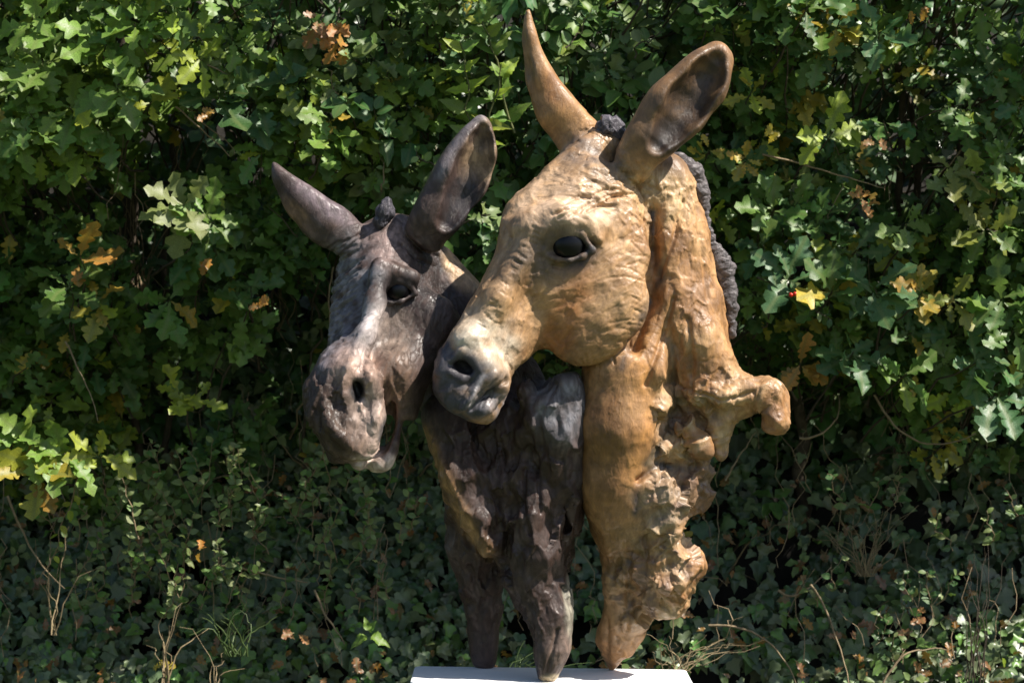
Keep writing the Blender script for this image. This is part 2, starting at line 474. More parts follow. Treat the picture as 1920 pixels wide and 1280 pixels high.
# ------------------------------------------------------------------ the tan donkey
def paint(col, m, c, jit=None):
    if jit is not None: m = np.clip(m * (1 + jit), 0, 1)
    return col * (1 - m[:, None]) + np.array(c) * m[:, None]

def build_tan():
    g = Grid((-160, -650, -230), (540, 640, 250), QV)
    F = g.new()
    # neck, shoulder and hollow body
    B = g.new()
    tube(g, B, [(1225, 350, 70, 88), (1238, 470, 75, 96), (1262, 590, 75, 100), (1290, 690, 70, 92)], 40, 0.85)
    tube(g, B, [(1180, 600, 40, 60), (1165, 700, 12, 76), (1160, 800, 8, 78), (1155, 900, 20, 72), (1165, 990, 50, 60)], 34, 0.9)
    tube(g, B, [(1200, 620, 5, 28), (1232, 700, -20, 26), (1238, 790, -15, 22), (1205, 900, -10, 24)], 26)
    tube(g, B, [(1265, 560, 10, 30), (1310, 640, 5, 34), (1340, 700, 15, 34)], 22)
    tube(g, B, [(1320, 690, 40, 62), (1355, 735, 35, 52), (1405, 742, 28, 34), (1450, 748, 20, 38)], 22)
    tube(g, B, [(1446, 745, 12, 40), (1454, 788, 5, 32)], 14)
    tube(g, B, [(1300, 730, -8, 24), (1350, 742, -18, 22), (1400, 735, -8, 14)], 14)
    tube(g, B, [(1350, 770, 25, 30), (1352, 845, 30, 18)], 14)
    tube(g, B, [(1265, 760, 66, 50), (1290, 840, 54, 46), (1270, 920, 50, 50)], 24)
    tube(g, B, [(1232, 772, 6, 16), (1285, 790, -4, 18), (1316, 842, 4, 14)], 9)
    tube(g, B, [(1222, 838, 4, 22), (1270, 848, 8, 20)], 10)
    tube(g, B, [(1310, 880, 55, 26), (1302, 930, 60, 26), (1280, 965, 60, 22)], 14)
    tube(g, B, [(1232, 930, 0, 52), (1240, 985, 12, 42)], 12, 0.7)
    tube(g, B, [(1180, 980, 55, 56), (1175, 1060, 75, 50), (1170, 1140, 95, 42), (1155, 1200, 120, 36), (1148, 1250, 145, 9)], 22, 0.85)
    tube(g, B, [(1220, 1010, 40, 52), (1245, 1070, 45, 58), (1240, 1110, 55, 44)], 22)
    tube(g, B, [(1275, 1060, 40, 40), (1290, 1075, 45, 28)], 18)
    tube(g, B, [(1235, 1120, 50, 34), (1228, 1155, 55, 18)], 14)
    tube(g, B, [(1192, 1195, 105, 16), (1178, 1215, 110, 20)], 10)
    # recesses between the slabs
    tube(g, B, [(1330, 806, -10, 10), (1338, 836, -5, 12)], 8, 2.2, 'cut')
    tube(g, B, [(1275, 768, -22, 20), (1262, 700, -30, 16)], 14, 1.6, 'cut')
    tube(g, B, [(1196, 900, -42, 7), (1240, 868, -38, 8), (1286, 890, -20, 7)], 7, 2.0, 'cut')
    tube(g, B, [(1228, 395, -18, 13), (1226, 470, -22, 13), (1222, 560, -25, 12), (1190, 650, -40, 14)], 16, 2.2, 'cut')
    tube(g, B, [(1262, 650, -46, 12), (1268, 720, -42, 20), (1268, 775, -30, 24), (1240, 835, -42, 13), (1215, 875, -52, 9)], 10, 2.2, 'cut')
    tube(g, B, [(1255, 1000, -28, 9), (1210, 1020, -25, 9)], 8, 2, 'cut')
    body_poly = [(1150, 300), (1215, 285), (1275, 290), (1305, 335), (1320, 390), (1332, 440), (1340, 500), (1355, 560), (1366, 630), (1384, 675), (1412, 698),
                 (1452, 708), (1472, 728), (1474, 800), (1462, 812), (1440, 812), (1428, 800), (1438, 785), (1436, 764), (1412, 762), (1385, 785), (1370, 812), (1366, 845), (1352, 866),
                 (1332, 862), (1326, 895), (1318, 935), (1292, 972), (1290, 1000), (1298, 1025), (1320, 1050), (1324, 1068), (1304, 1108), (1268, 1148), (1240, 1176),
                 (1218, 1165), (1206, 1195), (1184, 1228), (1162, 1243), (1149, 1260), (1137, 1254), (1116, 1205), (1117, 1175), (1130, 1140), (1134, 1090), (1124, 1040), (1104, 990), (1090, 960),
                 (1084, 900), (1082, 830), (1084, 760), (1090, 690), (1100, 600), (1110, 450)]
    clip_poly(g, B, body_poly, 26)
    # head
    H = g.new()
    fr = Frame((1053, 294, -8), (-.523, .814, -.24), (.371, -.049, -.928))
    loft(g, H, fr, [(-40, -40, -150, 60, 2.5), (0, -10, -185, 82, 2.5), (60, 8, -215, 96, 2.5), (130, 12, -235, 98, 2.5), (190, 6, -235, 84, 2.5), (250, 0, -215, 68, 2.5), (320, -2, -160, 56, 2.5),
                     (390, -4, -140, 50, 2.5), (440, 0, -158, 54, 2.5), (490, -8, -160, 50, 2.5), (528, -30, -140, 38, 2.5)], 25)
    tube(g, H, [(1140, 275, 30, 34), (1085, 292, 20, 42), (1035, 340, 5, 46), (990, 392, -30, 46), (965, 430, -55, 36)], 26, 0.9)
    for sgn in (1, -1):
        a_, b_ = fr.p(95, 78 * sgn, -28), fr.p(160, 84 * sgn, -40)
    tube(g, H, [(1000, 425, -98, 30), (1060, 418, -105, 28), (1105, 425, -92, 24)], 26, 0.8)
    tube(g, H, [(1120, 560, -62, 92)], 30, 0.38)
    tube(g, H, [(1095, 620, -62, 62)], 30, 0.42)
    tube(g, H, [(1165, 470, -40, 52)], 30, 0.5)
    tube(g, H, [(985, 470, -105, 16), (935, 560, -125, 15), (885, 640, -135, 16)], 24)
    tube(g, H, [(880, 640, -138, 26), (905, 690, -140, 26), (935, 715, -130, 20)], 24)
    tube(g, H, [(850, 700, -130, 30), (868, 745, -135, 30), (900, 768, -120, 24)], 20)
    # hollow in front of the cheek, nostril, mouth
    s = surf(g, H, 1010, 590)
    tube(g, H, [(1000, 560, s - 26, 22), (1030, 645, s - 18, 36)], 30, 1.0, 'cut')
    clip_poly(g, H, [(1165, 235), (1110, 250), (1060, 283), (1030, 310), (1000, 343), (958, 378), (944, 402), (938, 440), (920, 490), (895, 545), (867, 590), (845, 628),
                     (828, 655), (817, 690), (818, 735), (838, 765), (870, 782), (905, 793), (935, 785), (955, 755), (968, 735), (1003, 720), (1040, 704), (1075, 692), (1100, 695),
                     (1135, 695), (1160, 682), (1186, 664), (1208, 636), (1222, 590), (1226, 540), (1218, 470), (1215, 420), (1212, 370), (1255, 300), (1220, 260)], 11)
    s = surf(g, H, 868, 686)
    tube(g, H, [(862, 678, s, 15), (876, 694, s + 4, 15)], 7, 1.7, 'cut')
    tube(g, H, [(850, 674, s + 4, 5), (868, 664, s, 6), (886, 672, s, 6), (894, 694, s + 1, 5)], 12)
    tube(g, H, [(846, 698, s - 2, 4), (866, 709, s - 4, 5), (888, 706, s - 3, 4)], 9)
    trace(g, H, [(952, 712), (935, 722), (912, 742), (888, 762), (862, 778)], 4.0, 6)
    trace(g, H, [(954, 708), (946, 716)], 6.0, 6)
    trace(g, H, [(930, 700), (905, 722), (880, 748)], 5.0, 10, -1, 'add')
    trace(g, H, [(905, 705), (885, 735), (868, 765)], 4.0, 9, -1, 'add')
    trace(g, H, [(950, 728), (925, 752), (898, 778)], 5.0, 9, -1, 'add')
    trace(g, H, [(930, 712), (905, 733), (880, 757)], 2.5, 5)
    trace(g, H, [(888, 722), (872, 752)], 2.5, 5)
    # eye socket, lids
    s = surf(g, H, 1066, 460); s_eye = s
    tube(g, H, [(1020, 430, s - 2, 8), (1056, 404, s - 8, 9), (1095, 411, s - 4, 8), (1122, 446, s + 4, 5)], 16)
    tube(g, H, [(1028, 444, s + 3, 4), (1056, 426, s + 2, 4), (1092, 431, s + 4, 4)], 6, 1.0, 'cut')
    tube(g, H, [(1022, 470, s + 2, 4), (1038, 442, s - 6, 4), (1064, 428, s - 10, 5), (1090, 438, s - 7, 4), (1110, 470, s + 2, 5)], 7)
    tube(g, H, [(1024, 478, s + 2, 3), (1046, 486, s - 4, 4), (1068, 488, s - 5, 4), (1092, 480, s, 4), (1110, 468, s + 3, 3)], 7)
    tube(g, H, [(1036, 498, s + 6, 3), (1062, 503, s + 5, 4), (1088, 498, s + 6, 3)], 6, 1.0, 'cut')
    F = smin(B, H, 7)
    # ears
    E = g.new()
    tube(g, E, [(1085, 262, 60, 46), (1048, 205, 50, 46), (1016, 140, 45, 34), (994, 70, 42, 20), (990, 25, 40, 9)], 16, 0.75)
    tube(g, E, [(972, 50, 28, 12), (962, 130, 18, 38), (972, 215, 5, 44), (1012, 268, -12, 30)], 6, 1.0, 'cut')
    clip_poly(g, E, [(990, 13), (999, 30), (1008, 66), (1021, 100), (1047, 145), (1082, 190), (1122, 236), (1130, 285), (1060, 292), (1030, 262), (1002, 218), (985, 170), (976, 112), (978, 60), (983, 30)], 14)
    F = smin(F, E, 14)
    E = g.new()
    tube(g, E, [(1190, 300, -25, 42), (1215, 255, -35, 52), (1262, 200, -40, 62), (1310, 150, -35, 56), (1345, 110, -25, 36)], 18, 0.72)
    clip_poly(g, E, [(1150, 330), (1160, 275), (1188, 218), (1214, 172), (1258, 132), (1298, 96), (1328, 77), (1350, 77), (1368, 95), (1377, 130), (1372, 172), (1354, 220), (1320, 264), (1280, 292), (1236, 312), (1200, 345)], 16)
    tube(g, E, [(1236, 268, -72, 20), (1262, 238, -82, 36), (1296, 190, -86, 45), (1330, 138, -72, 34), (1343, 112, -62, 20)], 9, 1.15, 'cut')
    F = smin(F, E, 16)
    V, Fc = nets(g, F)
    V = relax(V, Fc, 2, 0.5)
    Nn = vnormals(V, Fc); uv = proj(V)
    # ---- regions
    headm = (blob(uv, 1020, 500, 230, 270, 0, 0.1) > 0.5) & (V[:, 2] < 60)
    crag = np.clip(blob(uv, 1260, 900, 95, 170, 0, 0.35) + blob(uv, 1240, 1090, 100, 100, 0, 0.3) + 0.6 * blob(uv, 1370, 770, 110, 80, 0, 0.4), 0, 1)
    crag *= np.clip(1 - blob(uv, 1150, 830, 80, 190, 0, 0.25), 0, 1)
    ear = np.clip(blob(uv, 1270, 190, 120, 140, 0, 0.2) + blob(uv, 1030, 150, 70, 150, 0, 0.2), 0, 1)
    dirs = np.tile(np.array([0.05, 1.0, 0.1]), (len(V), 1))
    dirs[headm] = fr.a
    ck = blob(uv, 1110, 570, 110, 120, 0, 0.2)
    dirs = dirs * (1 - ck[:, None]) + np.array([0.75, -0.62, 0.1]) * ck[:, None]
    brow = blob(uv, 1090, 370, 110, 60, 0, 0.4)
    dirs = dirs * (1 - brow[:, None]) + np.array([0.95, 0.25, 0.1]) * brow[:, None]
    h1, br1 = dabs(V, Nn, dirs, 15, 30, 7, 3, 0.3)
    h2, _ = dabs(V, Nn, dirs, 30, 58, 17, 4, 0.35)
    lo = fbm(V / 75.0, 11, 3); mid = fbm(V / 24.0, 21, 3)
    cell = 1 - np.abs(fbm(V / 38.0, 31, 3)) * 2.6
    smooth_col = blob(uv, 1150, 830, 85, 175, 0, 0.25)
    amp1 = 2.8 * (1 - 0.7 * ear) * (1 - 0.65 * smooth_col) * (1 + 0.5 * brow)
    fc = facets(V, Nn, 30.0, 5.0, 0.22, 71); fc2 = facets(V, Nn, 50.0, 12.0, 0.36, 75); fc3 = facets(V, Nn, 17.0, 5.0, 0.5, 73)
    neck = (~headm) * (1 - ear)
    h = amp1 * h1 * 0.6 + (2.6 + 2.2 * neck) * h2 * (1 - ear * 0.8) * (1 - 0.6 * smooth_col) + 2.0 * lo + 0.9 * mid * (1 - 0.5 * ear) + (0.26 + 0.1 * neck) * (1 - ear) * (1 - 0.8 * smooth_col) * fc
    h += crag * (np.clip(fc2 * 1.1, -9, 14) + 0.5 * fc3 + 1.0 * fbm(V / 14.0, 41, 4) + 1.0 * h1 - 3)
    rough = np.clip(blob(uv, 1235, 380, 70, 70, 0, 0.4) + blob(uv, 1140, 350, 60, 40, 0, 0.4), 0, 1) * (1 - ear)
    h += rough * (fc3 * 0.4 + 2.0 * h1 - 1)
    # named tool marks
    r = np.random.default_rng(5)
    for i in range(13):     # wrinkles over the eye
        x0, y0 = 1035 + i * 8.5 + r.uniform(-4, 4), 398 - i * 2.5 + r.uniform(-10, 10) + (i % 3) * 9
        h = groove(h, uv, Nn, [(x0, y0), (x0 + 24, y0 - 12), (x0 + 46, y0 - 10)], 3.0, 4.2)
    for i in range(26):     # combed lines over the cheek
        tt = i / 25; x0 = 1215 - 10 * tt - 60 * max(0, tt - .6); y0 = 470 + 200 * tt
        ln = r.uniform(14, 80); an = R(142 + 60 * tt + r.uniform(-12, 12))
        x1, y1 = x0 + ln * math.cos(an), y0 - ln * math.sin(an) * 0.6
        x0 += r.uniform(-14, 6); y0 += r.uniform(-6, 6); h = groove(h, uv, Nn, [(x0, y0), ((x0 + x1) / 2 + r.uniform(-5, 5), (y0 + y1) / 2 - 6), (x1, y1 + r.uniform(-8, 8))], 2.2, r.uniform(0.2, 1.8))
    for i in range(14):     # jaw edge nicks
        x0 = 1075 + i * 10; y0 = 688 - max(0, i - 6) * 5 + r.uniform(-8, 4)
        h = groove(h, uv, Nn, [(x0 + r.uniform(-4, 4), y0), (x0 - 7, y0 - r.uniform(6, 26))], 2.5, r.uniform(0, 3.5) * 1.0)
    for i in range(24):     # stitches along the nasal edge
        x0 = 905 + i * 4.6 - (i % 2) * 4; y0 = 612 - i * 8
        x0 += r.uniform(-4, 4); y0 += r.uniform(-3, 3); h = groove(h, uv, Nn, [(x0 - 6, y0 - 2), (x0 + r.uniform(0, 6), y0 + 3)], 2.0, r.uniform(0.5, 2.6), 0.0)
    for i in range(10):     # creases of the muzzle
        x0 = 880 + i * 7; h = groove(h, uv, Nn, [(x0, 735 + i * 1.5), (x0 - 22 + i * 2, 765 + r.uniform(-4, 8))], 2.4, 3.0)
    for pts, w_, dp in (([(1262, 560), (1240, 640), (1210, 720)], 5, 6), ([(1290, 600), (1300, 680), (1290, 760)], 6, 6),
                        ([(1280, 380), (1262, 450), (1235, 520)], 5, 6), ([(1300, 355), (1315, 470), (1325, 560)], 4, 3), 
                        ([(1180, 1040), (1175, 1180)], 4, 5), ([(1140, 1160), (1140, 1245)], 5, 5), ([(1290, 730), (1350, 752), (1410, 735)], 4, 7),
                        ([(1210, 1010), (1205, 1100), (1190, 1170)], 5, 6), ([(1255, 1040), (1262, 1110)], 7, 6)):
        h = groove(h, uv, Nn, pts, w_, dp)
    eyem = blob(uv, 1066, 460, 40, 34, 0, 0.3); nos = blob(uv, 868, 686, 26, 24, 0, 0.3)
    muz = blob(uv, 890, 725, 75, 75, 0, 0.3)
    h *= (1 - 0.85 * eyem) * (1 - 0.7 * nos) * (1 - 0.5 * muz)
    V2 = V + Nn * h[:, None]
    # ---- paint
    n1 = fbm(V / 22.0, 51, 4); n2 = fbm(V / 60.0, 61, 3)
    col = np.tile(np.array([0.37, 0.195, 0.078]), (len(V), 1))
    col = paint(col, np.clip(n2 * 1.6, 0, 1), (0.45, 0.27, 0.125)); col = paint(col, np.clip(-n2 * 1.6, 0, 1), (0.25, 0.115, 0.04))
    col = paint(col, blob(uv, 1060, 340, 120, 85, -25, 0.45) * 0.75, (0.38, 0.25, 0.15), n1)
    col = paint(col, blob(uv, 1060, 500, 170, 170, 0, 0.4) * 0.5, (0.42, 0.26, 0.135), n1)
    col = paint(col, blob(uv, 1090, 405, 60, 28, 0, 0.6) * 0.6, (0.55, 0.40, 0.27), n1)
    col = paint(col, blob(uv, 970, 440, 60, 70, 30, 0.5) * 0.6, (0.36, 0.235, 0.145), n1)
    col = paint(col, np.exp(-(dline(uv, [(985, 430), (900, 560), (845, 650)]) / 26) ** 2) * 0.6, (0.30, 0.20, 0.12), n1)
    col = paint(col, blob(uv, 900, 660, 62, 70, 30, 0.5) * 0.85, (0.55, 0.46, 0.35), n1)
    col = paint(col, blob(uv, 878, 738, 76, 54, -25, 0.4), (0.042, 0.040, 0.047), n1 * 0.7)
    col = paint(col, blob(uv, 942, 762, 26, 30, 0, 0.5) * 0.8, (0.26, 0.22, 0.21), n1 * 2)
    col = paint(col, blob(uv, 836, 705, 34, 66, 0, 0.4), (0.045, 0.042, 0.05), n1)
    col = paint(col, blob(uv, 868, 690, 42, 34, 0, 0.5) * 0.85, (0.06, 0.055, 0.06), n1)
    col = paint(col, np.exp(-(dline(uv, [(905, 705), (880, 760)]) / 5) ** 2) * 0.6, (0.33, 0.31, 0.32), n1)
    col = paint(col, blob(uv, 1045, 655, 40, 46, 30, 0.5) * 0.85, (0.11, 0.06, 0.028), n1)  # shadow of the cheek, painted into the hollow
    col = paint(col, blob(uv, 868, 690, 28, 26, 0, 0.35), (0.035, 0.03, 0.035))
    col = paint(col, blob(uv, 1064, 464, 58, 46, 15, 0.4), (0.035, 0.028, 0.028), n1 * 0.6)
    col = paint(col, blob(uv, 1012, 490, 66, 34, -30, 0.6) * 0.85, (0.12, 0.08, 0.05), n1)
    col = paint(col, blob(uv, 1110, 300, 70, 34, 0, 0.6) * 0.6, (0.20, 0.13, 0.08), n1 * 2)
    col = paint(col, blob(uv, 1060, 385, 80, 50, 0, 0.6) * 0.5, (0.52, 0.36, 0.24), n1 * 2)  # brow highlight, painted in
    col = paint(col, blob(uv, 1062, 525, 34, 22, 0, 0.6) * 0.5, (0.16, 0.10, 0.06), n1)
    col = paint(col, blob(uv, 1060, 600, 34, 90, 25, 0.5) * 0.55, (0.36, 0.13, 0.03), n1)
    col = paint(col, blob(uv, 1290, 560, 90, 180, 0, 0.4) * np.clip(0.3 - n2 * 2 - n1, 0, 1) * 0.7, (0.20, 0.10, 0.04))
    col = paint(col, blob(uv, 1245, 355, 60, 55, 0, 0.5) * 0.55, (0.50, 0.36, 0.20), n1)
    col = paint(col, np.exp(-(dline(uv, [(1222, 400), (1225, 470), (1240, 520), (1190, 620), (1165, 690)]) / 9) ** 2) * 0.8, (0.10, 0.07, 0.05), n1)
    col = paint(col, blob(uv, 1090, 280, 50, 26, 0, 0.6) * 0.6, (0.18, 0.13, 0.10), n1 * 2)
    col = paint(col, blob(uv, 1165, 300, 34, 50, 20, 0.5) * 0.7, (0.15, 0.105, 0.06), n1)
    rim = ear * blob(uv, 1275, 190, 120, 150, 0, 0.2)
    col = paint(col, rim * 0.9, (0.17, 0.095, 0.045), n1 * 0.5)
    col = paint(col, blob(uv, 1290, 195, 44, 105, 38, 0.4) * 0.9, (0.055, 0.034, 0.022), n1)  # self-shadow inside the ear, painted as dark colour
    col = paint(col, blob(uv, 1248, 255, 34, 34, 30, 0.5), (0.03, 0.02, 0.015))  # deepest shade at the ear base, painted too
    col = paint(col, blob(uv, 990, 90, 22, 80, -8, 0.5) * 0.7, (0.22, 0.13, 0.06), n1)
    col = paint(col, crag * 0.6 * np.clip(0.5 + n2 * 2.5, 0, 1), (0.35, 0.24, 0.14), n1)
    col = paint(col, crag * np.clip(n1 * 2.2, 0, 1) * 0.5, (0.46, 0.34, 0.20))
    col = paint(col, blob(uv, 1235, 930, 60, 55, 0, 0.3) * 0.7, (0.27, 0.19, 0.125), n1)
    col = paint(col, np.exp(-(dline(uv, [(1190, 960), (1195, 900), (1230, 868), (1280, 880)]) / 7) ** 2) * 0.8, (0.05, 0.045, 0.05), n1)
    col = paint(col, blob(uv, 1310, 900, 26, 60, 0, 0.5) * 0.7, (0.14, 0.08, 0.05), n1)
    col = paint(col, blob(uv, 1175, 1110, 50, 110, 5, 0.5) * 0.6, (0.21, 0.12, 0.05), n1)  # shaded side of the lower column, painted darker
    col = paint(col, blob(uv, 1120, 840, 52, 190, 0, 0.5) * 0.9, (0.185, 0.088, 0.030), n1)  # shade on the column's left side, put into its colour
    col = paint(col, np.exp(-(dline(uv, [(1205, 640), (1205, 720), (1222, 790), (1190, 900)]) / 22) ** 2) * 0.6, (0.42, 0.20, 0.06), n1)
    col = paint(col, np.exp(-(dline(uv, [(1262, 650), (1268, 770), (1215, 870)]) / 14) ** 2) * 0.8, (0.12, 0.085, 0.05), n1)  # shade in the break beside the column, painted dark brown
    col = paint(col, crag * np.clip(-n1 * 2.4, 0, 1) * 0.75, (0.13, 0.085, 0.065))
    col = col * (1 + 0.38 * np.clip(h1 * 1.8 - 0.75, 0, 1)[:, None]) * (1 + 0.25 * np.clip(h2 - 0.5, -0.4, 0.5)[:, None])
    root = empty('donkey_sculpture', at(1146, 1254, 0.145))
    tag(root, 'taller tan and ochre donkey bust sculpture with pale muzzle, head turned left', 'sculpture', 'donkey sculptures on the white plinth')
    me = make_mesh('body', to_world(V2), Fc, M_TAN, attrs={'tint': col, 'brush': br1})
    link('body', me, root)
    # eye
    eye_mesh(root, (1065, 458), s_eye, 32, -21)
    # mane and forelock
    hair_piece('forelock', root, [(1125, 250, 20, 18), (1140, 236, 15, 22), (1158, 246, 15, 20)], [(1112, 262), (1118, 236), (1132, 216), (1146, 222), (1160, 216), (1170, 236), (1178, 262), (1150, 272)], 'forelock', (0.09, 0.08, 0.095), (0.5, 1, 0), 5)
    hair_piece('mane', root, [(1272, 302, 60, 18), (1296, 322, 62, 22), (1312, 360, 64, 18), (1322, 400, 66, 14), (1334, 450, 68, 12), (1354, 500, 70, 22), (1366, 560, 70, 20), (1370, 620, 70, 14)],
               [(1262, 296), (1276, 286), (1298, 296), (1318, 322), (1328, 352), (1326, 395), (1334, 425), (1345, 452), (1360, 470), (1376, 505), (1382, 560), (1380, 600), (1382, 640), (1366, 644), (1350, 560), (1334, 500), (1322, 440), (1300, 350)],
               'mane', (0.095, 0.08, 0.08), (1, 0.05, 0), 9)

def eye_mesh(root, pxy, s, r, off):
    """glossy ball set in the lids"""
    import bmesh
    bm = bmesh.new(); bmesh.ops.create_uvsphere(bm, u_segments=40, v_segments=24, radius=r / 1000)
    me = bpy.data.meshes.new('eye'); bm.to_mesh(me); bm.free(); me.materials.append(M_EYE)
    for p in me.polygons: p.use_smooth = True
    o = link('eye', me, root, False); o.location = at(pxy[0], pxy[1], (s + r + off) / 1000.0) - root.location
    o.scale = (1, 0.88, 0.96)
    return o

def hair_piece(name, root, pts, poly, kind, base, d, seed):
    P = [uvd(*p[:3]) for p in pts]; m = 60
    g = Grid(np.min(P, 0) - m, np.max(P, 0) + m, 2.0)
    F = g.new(); tube(g, F, pts, 8, 0.9)
    if poly:
        Q = catmull(poly, 5); rj = np.random.default_rng(seed); cen = Q.mean(0)
        Q = Q + (Q - np.roll(Q, 1, 0))[:, ::-1] * np.array([1, -1]) * rj.uniform(-0.6, 0.5, (len(Q), 1))
        clip_poly(g, F, [tuple(q) for q in Q], 5, 60)
    V, Fc = nets(g, F); V = relax(V, Fc, 2); Nn = vnormals(V, Fc)
    dirs = np.tile(np.array(d, float), (len(V), 1))
    h, br = dabs(V, Nn, dirs, 8, 22, 4.0, seed, 0.5)
    rid = np.abs(fbm(np.stack([V[:, 0] / 40, V[:, 1] / 10.0 + V[:, 0] / 60, V[:, 2] / 30], 1) if d[0] > 0.8 else V / np.array([7.0, 40, 30]), seed, 2))
    V2 = V + Nn * (4 * h - 3.5 * np.clip(0.22 - rid, 0, 1) * 2 + 3.5 * fbm(V / 16.0, seed + 3, 2))[:, None]
    n = fbm(V / 12.0, seed, 3)
    col = np.array(base) * (1 + 0.6 * n[:, None])
    col = paint(col, np.clip(h * 1.6 - 0.7, 0, 1) * 0.6, np.array(base) * 2.2)
    me = make_mesh(name, to_world(V2), Fc, M_MANE, attrs={'tint': col, 'brush': br}); link(name, me, root)

# ------------------------------------------------------------------ the dark donkey
def build_dark():
    g = Grid((-470, -450, -230), (160, 655, 300), QV)
    B = g.new()
    tube(g, B, [(800, 500, 110, 55), (850, 600, 125, 85), (890, 720, 125, 108), (950, 850, 125, 122), (975, 940, 115, 108), (1000, 1030, 80, 74)], 40, 0.75)
    tube(g, B, [(1075, 745, 0, 52), (1045, 790, 0, 58), (1050, 870, 22, 56), (1035, 960, 30, 60)], 40, 0.9)
    tube(g, B, [(945, 810, 50, 62), (950, 900, 42, 58), (955, 980, 40, 48)], 34)
    tube(g, B, [(835, 790, 50, 52), (866, 890, 18, 46), (900, 970, 2, 34), (914, 1012, -4, 22)], 10)
    tube(g, B, [(905, 900, 20, 34), (930, 960, 25, 26)], 14)
    tube(g, B, [(985, 830, 30, 34), (1000, 930, 5, 42), (1005, 1040, 0, 46)], 14)
    tube(g, B, [(1070, 720, -22, 30), (1030, 762, -34, 24), (985, 812, -22, 14), (968, 838, -10, 8)], 10)
    tube(g, B, [(985, 735, -20, 18), (1000, 790, -34, 12), (1012, 842, -34, 8)], 8)
    tube(g, B, [(1050, 800, -45, 14), (1040, 860, -28, 10)], 16)
    tube(g, B, [(990, 1010, 30, 60), (1005, 1090, 25, 54), (1030, 1160, 15, 44), (1034, 1220, 5, 38), (1030, 1262, 2, 26)], 22, 0.85)
    tube(g, B, [(870, 940, 90, 44), (880, 1020, 115, 44), (895, 1080, 135, 42), (905, 1150, 150, 36), (908, 1240, 158, 30)], 20, 0.8)
    tube(g, B, [(1055, 1090, 30, 20), (1066, 1150, 25, 14)], 12)
    # folds
    tube(g, B, [(865, 985, 20, 9), (890, 1040, 20, 12), (945, 1062, 20, 16), (955, 1000, 0, 10)], 8, 2.0, 'cut')
    tube(g, B, [(1052, 880, 5, 8), (1060, 990, 10, 10)], 10, 2.5, 'cut')
    tube(g, B, [(1010, 1170, -45, 8), (1050, 1210, -45, 10)], 10, 1.3, 'cut')
    clip_poly(g, B, [(800, 450), (842, 458), (868, 478), (880, 500), (900, 530), (960, 600), (1040, 690), (1086, 700), (1100, 800), (1100, 960), (1085, 1050), (1072, 1085), (1079, 1120), (1078, 1185), (1070, 1222), (1052, 1258),
                     (1040, 1276), (1012, 1280), (1000, 1262), (1000, 1210), (990, 1165), (968, 1135), (948, 1116), (940, 1140), (939, 1190), (928, 1248), (888, 1248), (872, 1200), (870, 1135), (850, 1090), (836, 1040), (832, 950),
                     (818, 880), (792, 800), (770, 700), (760, 560)], 22)
    H = g.new()
    fr = Frame((674, 404, 50), (-.14, .90, -.38), (.70, -.194, -.69))
    loft(g, H, fr, [(-35, -40, -140, 50, 2.6), (10, -14, -170, 70, 2.6), (70, 0, -190, 84, 2.6), (140, 4, -205, 86, 2.6), (200, 0, -205, 74, 2.6), (260, 0, -175, 60, 2.6), (330, -2, -130, 52, 2.6),
                     (390, 0, -112, 54, 2.6), (440, 4, -105, 58, 2.6), (490, -4, -96, 52, 2.6), (515, -22, -84, 36, 2.6)], 25)
    tube(g, H, [(735, 512, -38, 18), (770, 522, -30, 16)], 26, 0.9)
    tube(g, H, [(800, 610, 0, 62)], 30, 0.6)
    tube(g, H, [(712, 500, -50, 14), (705, 570, -76, 14), (685, 630, -103, 13), (660, 690, -130, 14)], 26)
    tube(g, H, [(655, 700, -140, 26), (690, 720, -130, 24), (695, 780, -130, 24), (660, 830, -145, 26)], 20)
    tube(g, H, [(612, 745, -112, 34), (635, 795, -122, 40), (662, 832, -128, 30)], 42)
    tube(g, H, [(770, 700, -20, 36), (752, 780, -55, 24), (735, 830, -85, 22), (712, 862, -105, 24)], 12)
    s = surf(g, H, 735, 650)
    tube(g, H, [(738, 590, s - 22, 18), (735, 630, s - 24, 20)], 26, 1.0, 'cut')
    tube(g, H, [(640, 680, -90, 36), (632, 725, -104, 40), (626, 775, -116, 42)], 44)
    tube(g, H, [(770, 670, -25, 40), (742, 700, -62, 32), (745, 745, -60, 26)], 36)
    clip_poly(g, H, [(640, 440), (680, 418), (720, 404), (765, 402), (800, 420), (835, 455), (868, 500), (885, 550), (895, 620), (890, 700), (860, 760), (820, 780), (790, 790), (758, 785), (748, 810), (744, 850),
                     (735, 876), (700, 889), (668, 878), (654, 864), (622, 856), (604, 828), (588, 798), (570, 776), (565, 735), (568, 718), (584, 700), (596, 668), (603, 640), (598, 600), (602, 570), (612, 525), (624, 480)], 10)
    # mouth, nostril
    s = surf(g, H, 700, 820)
    trace(g, H, [(736, 758), (731, 785), (725, 812), (714, 848)], 15, 5, 8, 'cut', 2.6)
    trace(g, H, [(636, 858), (662, 868), (688, 862), (712, 846)], 4.0, 5, 1, 'cut', 2.0)
    trace(g, H, [(608, 760), (624, 800), (650, 836)], 5.0, 14, 0, 'add')
    trace(g, H, [(700, 770), (704, 800), (696, 835)], 6.0, 14, 0, 'add')
    trace(g, H, [(690, 680), (702, 730), (706, 770)], 5.0, 14, 0, 'add')
    s = surf(g, H, 670, 730)
    tube(g, H, [(665, 720, s, 11), (673, 742, s + 2, 11)], 6, 1.8, 'cut')
    tube(g, H, [(655, 714, s + 1, 5), (666, 704, s, 5), (682, 710, s + 1, 5)], 12)
    tube(g, H, [(654, 714, s, 4), (655, 742, s - 1, 4), (668, 760, s + 1, 4)], 12)
    s = surf(g, H, 746, 542); s_eye = s
